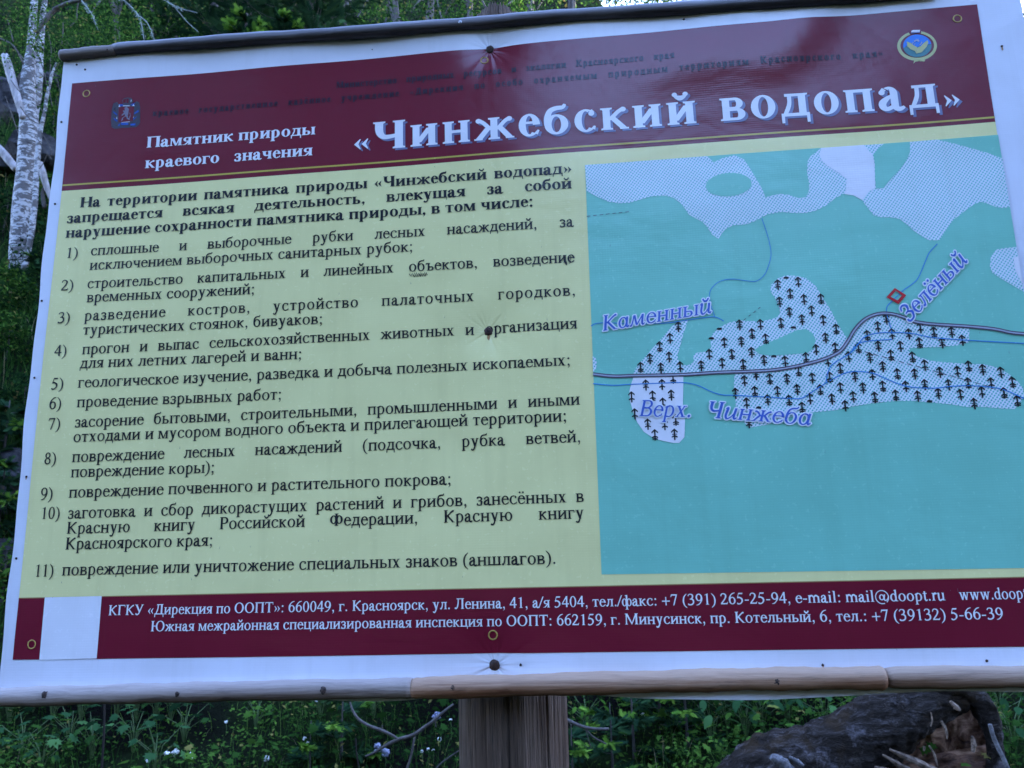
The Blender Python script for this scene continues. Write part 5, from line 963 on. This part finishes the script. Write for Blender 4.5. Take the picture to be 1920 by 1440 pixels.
# tall thin dark stem
for k, (pts, lb) in enumerate([([(196, 1310, 4), (195, 1370, 4), (191, 1440, 4), (190, 1490, 4)], 'thin dark upright stem below the left half of the board'), ([(667, 1385, 2.4), (669, 1415, 2.4), (675, 1450, 2.4)], 'short thin brown stem beside the feathery seedling')]):
    q = W(*pts[-1][:2], 3.5); o = empty('sapling_stem', q, lb, 'stem'); V, F = pxtube(pts, 3.5, 12, 6, .06, k); mesh('stem', V, F, o, DARKB, org=q, smooth=True)
# white flowers
PETAL = Mat('white_petal', .6, .3); PETAL.base((.72, .68, .64))
LILAC = Mat('lilac_petal', .6, .3); LILAC.base((.26, .25, .34))
def flower(px, py, r, mat, label, group, seed):
    r *= 1.45; yy = G(px, py+24, 2.6).y-.03; c = W(px, py, yy); rs = random.Random(seed); z = H(c.x, yy); o = empty('flower', (c.x, yy, z), label, 'flower', group); V, F = [], []
    for k in range(14):
        d = Vector((rs.gauss(0, 1), rs.gauss(0, 1), rs.gauss(.3, .8))).normalized(); e = c+d*r*.55; a = d.cross(Vector((.3, .5, .8))).normalized(); b_ = d.cross(a); n = len(V)
        V += [e-d*r*.4, e+a*r*.42, e+b_*r*.42, e-a*r*.42, e-b_*r*.42, e+d*r*.42]; F += [(n, n+2, n+1), (n, n+3, n+2), (n, n+4, n+3), (n, n+1, n+4), (n+5, n+1, n+2), (n+5, n+2, n+3), (n+5, n+3, n+4), (n+5, n+4, n+1)]
    mesh('blossom', V, F, o, mat, org=(c.x, yy, z)); V, F = tube([(0, 0, -.02), (.004, 0, (c.z-z)*.5), (0, 0, c.z-z)], [.0016]*3, 5, False, 0); mesh('stem', V, F, o, STEMG.m)
for k, (x, y, r, lb) in enumerate([(313, 1413, .0135, 'left one of the pair of white flowers at the lower left'), (328.5, 1411, .0155, 'larger white flower of the pair at the lower left'), (359, 1417, .013, 'single white flower just right of the pair'), (278, 1426, .009, 'small white flower lowest left of the pair'), (577, 1397, .0125, 'round white flower left of the yellow green seedling'), (500, 1423, .012, 'white flower near the bottom edge left of the seedling'), (571, 1385, .008, 'tiny white bud above the round white flower'), (424, 1354, .007, 'tiny white flower high under the pale pole'), (593, 1315, .007, 'tiny white flower touching the hanging vinyl strip'), (824, 1386, .008, 'white bud just left of the post'), (791, 1409, .006, 'leftmost of the tiny flowers left of the post'), (803, 1405, .006, 'middle of the tiny flowers left of the post'), (812, 1407, .006, 'rightmost of the tiny flowers left of the post'), (845, 1350, .007, 'small pale flower beside the post'), (1206, 1340, .008, 'white flower among the fresh leaves right of the post'), (1086, 1374, .007, 'white flower under the bare twig right of the post'), (1064, 1404, .006, 'tiny flower close to the right side of the post'), (1173, 1377, .006, 'tiny pale flower by the dark feathery seedling')]):
    flower(x, y, r, PETAL.m, lb, 'white flowers in the grass', k)
for k, (x, y, r, lb) in enumerate([(708, 1404, .02, 'lilac grey tuft on the forked branch'), (722, 1411, .017, 'lower lilac grey tuft on the forked branch'), (818, 1343, .019, 'lilac grey tuft above the forked branch')]): flower(x, y, r, LILAC.m, lb, 'pale lilac tufts', k+30)
# bare forked branch passing behind the post
o = empty('forked_branch', W(745, 1387, 3.45), 'bare grey forked branch lying in the herbs left of the post', 'branch'); q = o.location
for nm, pts in (('branch', [(850, 1320, 3), (830, 1336, 5), (812, 1352, 6), (795, 1364, 6.5), (775, 1378, 6.5), (748, 1386, 7), (725, 1397, 6), (700, 1412, 5), (685, 1418, 3)]), ('branch', [(745, 1385, 5), (730, 1376, 5.5), (712, 1368, 6), (690, 1360, 5.5), (672, 1348, 5), (662, 1333, 4), (656, 1316, 3)]), ('side_twig', [(778, 1376, 4), (775, 1395, 4), (770, 1420, 4), (762, 1445, 4)]), ('side_twig', [(816, 1350, 2.4), (817, 1362, 2)]), ('side_twig', [(716, 1370, 2), (717, 1360, 2)])):
    V, F = pxtube(pts, 3.45, 30, 8, .07, len(pts)); mesh(nm, V, F, o, TWIG, org=q, smooth=True)
o = empty('bare_twig', W(1095, 1362, 3.4), 'bare twig sticking out from behind the post on its right', 'branch'); q = o.location
for nm, pts in (('branch', [(1040, 1338, 7), (1060, 1348, 7), (1080, 1358, 6.5), (1098, 1364, 6), (1120, 1367, 5.5), (1142, 1367, 5)]), ('side_twig', [(1098, 1365, 3), (1110, 1380, 3), (1125, 1389, 3), (1137, 1395, 2.4)]), ('side_twig', [(1097, 1364, 1.6), (1103, 1385, 1.6), (1109, 1402, 1)])):
    V, F = pxtube(pts, 3.4, 24, 8, .07, len(pts)); mesh(nm, V, F, o, TWIG, org=q, smooth=True)
o = empty('bare_twig', W(845, 1415, 3.3), 'thin dark twig low at the left side of the post', 'branch'); V, F = pxtube([(870, 1402, 3), (845, 1418, 3), (825, 1433, 3), (812, 1450, 2.4)], 3.3, 12, 6, .07, 2); mesh('branch', V, F, o, BARK, org=o.location, smooth=True)
# ---------------------------------------------------------------- the rotten log
LOGM = Mat('log_bark', .85, .12); co = LOGM.coord(); n1 = LOGM.noise(LOGM.coord((.4, 1.4, 1.3)), 26, 9, .75, .5); n2 = LOGM.noise(co, 6, 4, .6); n3 = LOGM.noise(LOGM.coord((.5, 1, 1)), 60, 5, .7)
c = LOGM.ramp(n1, [(.40, (.006, .004, .004)), (.55, (.035, .027, .025)), (.72, (.22, .19, .20))]); n4 = LOGM.noise(LOGM.coord((.8, 1, 1)), 9, 6, .7, .4); c = LOGM.mix(LOGM.N('ShaderNodeMapRange', {'Value': n4, 'From Min': .53, 'From Max': .62, 'To Max': .7}).outputs[0], c, LOGM.ramp(n3, [(.4, (.05, .042, .044)), (.62, (.33, .285, .31))])); c = LOGM.mix(LOGM.N('ShaderNodeMapRange', {'Value': n2, 'From Min': .52, 'From Max': .62, 'To Max': .6}).outputs[0], c, (.05, .026, .008)); c = LOGM.mix(.35, c, LOGM.mix(.5, c, (.07, .045, .025))); LOGM.base(c); LOGM.bump(LOGM.math('ADD', n1, LOGM.math('MULTIPLY', n3, .6)), 1, .05)
ROT = Mat('rotten_wood', .9, .2); n1 = ROT.noise(ROT.coord((.3, 1, 1)), 22, 6, .65, .5); ROT.base(ROT.ramp(n1, [(.35, (.025, .010, .006)), (.52, (.13, .06, .032)), (.72, (.34, .19, .11))])); ROT.bump(n1, .8, .02)
SPL = Mat('splinter_wood', .8, .3); n1 = SPL.noise(SPL.coord(), 45, 5); SPL.base(SPL.ramp(n1, [(.35, (.05, .03, .02)), (.7, (.28, .19, .14))]))
STUBM = wood('stub_wood', [(.05, .045, .045), (.13, .12, .125), (.26, .24, .26), (.08, .07, .07)], .9, (1, 1, 1), 1, bstr=.8, bd=.01); YL = 3.25; lg = empty('rotten_log', W(1650, 1470, YL), 'hollow rotten log with grey bark and brown torn inside lying below the board', 'log'); q0 = lg.location
def barktube(pts, Y, seg, n, seed, amp=.12, flat=1):
    V, F = pxtube(pts, Y, n, seg, 0, seed); rs = random.Random(seed); ph = [rs.uniform(0, 6) for _ in range(9)]; rings = len(V)//seg
    for k in range(rings):
        c = sum((V[k*seg+j] for j in range(seg)), Vector())/seg; s = k*.22
        for j in range(seg):
            a = 2*math.pi*j/seg; d = 1+amp*(.5*math.sin(2*a+s*.7+ph[0])+.35*math.sin(5*a-s*1.1+ph[1]+math.sin(s*1.7))+.3*math.sin(9*a+s*2.3+ph[2])*math.sin(s*1.9+ph[3])+.22*math.sin(17*a-s*3.1+ph[4])+.18*math.sin(s*4.7+4*a+ph[5]))+rs.uniform(-.012, .012)
            V[k*seg+j] = c+(V[k*seg+j]-c)*d
    return V, F
V, F = barktube([(1310, 1530, 80), (1390, 1488, 122), (1455, 1456, 140), (1530, 1428, 138), (1600, 1396, 118), (1655, 1360, 112), (1705, 1333, 96), (1760, 1312, 76), (1800, 1300, 60)], YL, 56, 110, 3, .13); mesh('bark', V, F, lg, LOGM.m, org=q0, smooth=True)
V, F = barktube([(1690, 1300, 40), (1745, 1288, 52), (1795, 1286, 50), (1832, 1312, 44), (1856, 1352, 36), (1866, 1400, 30), (1868, 1450, 34)], YL-.02, 24, 60, 5, .16); mesh('bark_rim', V, F, lg, LOGM.m, org=q0, smooth=True)
def lump(pts, r, seed, nx=34, ny=20):
    (x0, y0), (x1, y1), (x2, y2), (x3, y3) = pts; V, F = [], []; rs = random.Random(seed)
    for j in range(ny+1):
        for i in range(nx+1):
            a, b = i/nx, j/ny; x = (x0*(1-a)+x1*a)*(1-b)+(x3*(1-a)+x2*a)*b; y = (y0*(1-a)+y1*a)*(1-b)+(y3*(1-a)+y2*a)*b
            V.append(W(x, y, r(a, b)+.012*math.sin(a*23+b*7+seed)*math.sin(b*19+a*4)+.006*math.sin(a*51+b*3)+rs.uniform(-.004, .004)))
    n = nx+1
    for j in range(ny):
        for i in range(nx): F.append((j*n+i, (j+1)*n+i, (j+1)*n+i+1, j*n+i+1))
    return V, F
V, F = lump([(1700, 1300), (1850, 1300), (1870, 1480), (1690, 1480)], lambda a, b: YL+.16-.08*b-.10*abs(a-.5), 2); mesh('rotten_inside', V, F, lg, ROT.m, org=q0, smooth=True)
V, F = lump([(1600, 1442), (1855, 1395), (1880, 1500), (1560, 1500)], lambda a, b: YL+.03-.16*b+.10*(a-.5)**2, 4); mesh('rotten_floor', V, F, lg, ROT.m, org=q0, smooth=True)
for k, pts in enumerate([[(1668, 1405, 4), (1700, 1420, 11), (1740, 1438, 12), (1790, 1462, 8)], [(1655, 1415, 4), (1690, 1436, 10), (1730, 1455, 9)], [(1742, 1398, 3), (1752, 1415, 4), (1758, 1436, 2)], [(1640, 1438, 4), (1680, 1448, 9), (1720, 1465, 8)], [(1822, 1380, 4), (1826, 1395, 9), (1824, 1410, 6)], [(1782, 1315, 5), (1792, 1325, 10), (1800, 1332, 5)], [(1765, 1352, 5), (1774, 1370, 5), (1776, 1386, 2)], [(1733, 1400, 5), (1732, 1408, 3)], [(1745, 1335, 2), (1748, 1350, 3), (1745, 1362, 2)]]):
    V, F = pxtube(pts, YL-.11, 12, 7, .22, k, True); mesh('splinter', V, F, lg, SPL.m, org=q0, smooth=False)
for k, pts in enumerate([[(1446, 1418, 12), (1455, 1424, 18), (1470, 1432, 20), (1490, 1455, 16)], [(1480, 1420, 6), (1495, 1428, 9), (1506, 1436, 7)]]):
    V, F = pxtube(pts, YL-.2, 12, 9, .2, k+9, True); mesh('branch_stub', V, F, lg, STUBM, org=q0, smooth=True)
stick('grey_stick', [(1856, 1358, 7), (1864, 1385, 8), (1878, 1415, 8), (1896, 1455, 8)], YL-.15, STUBM, 'pale grey stick leaning at the right end of the rotten log')
C = onground(500, lambda y: (.55, 1.0), 3.0, 3.25, 0, .05); tag(blades('log_grass', C, RNG.uniform(.1, .26, 500), .002, GRASS, lean=.5), kind='stuff')
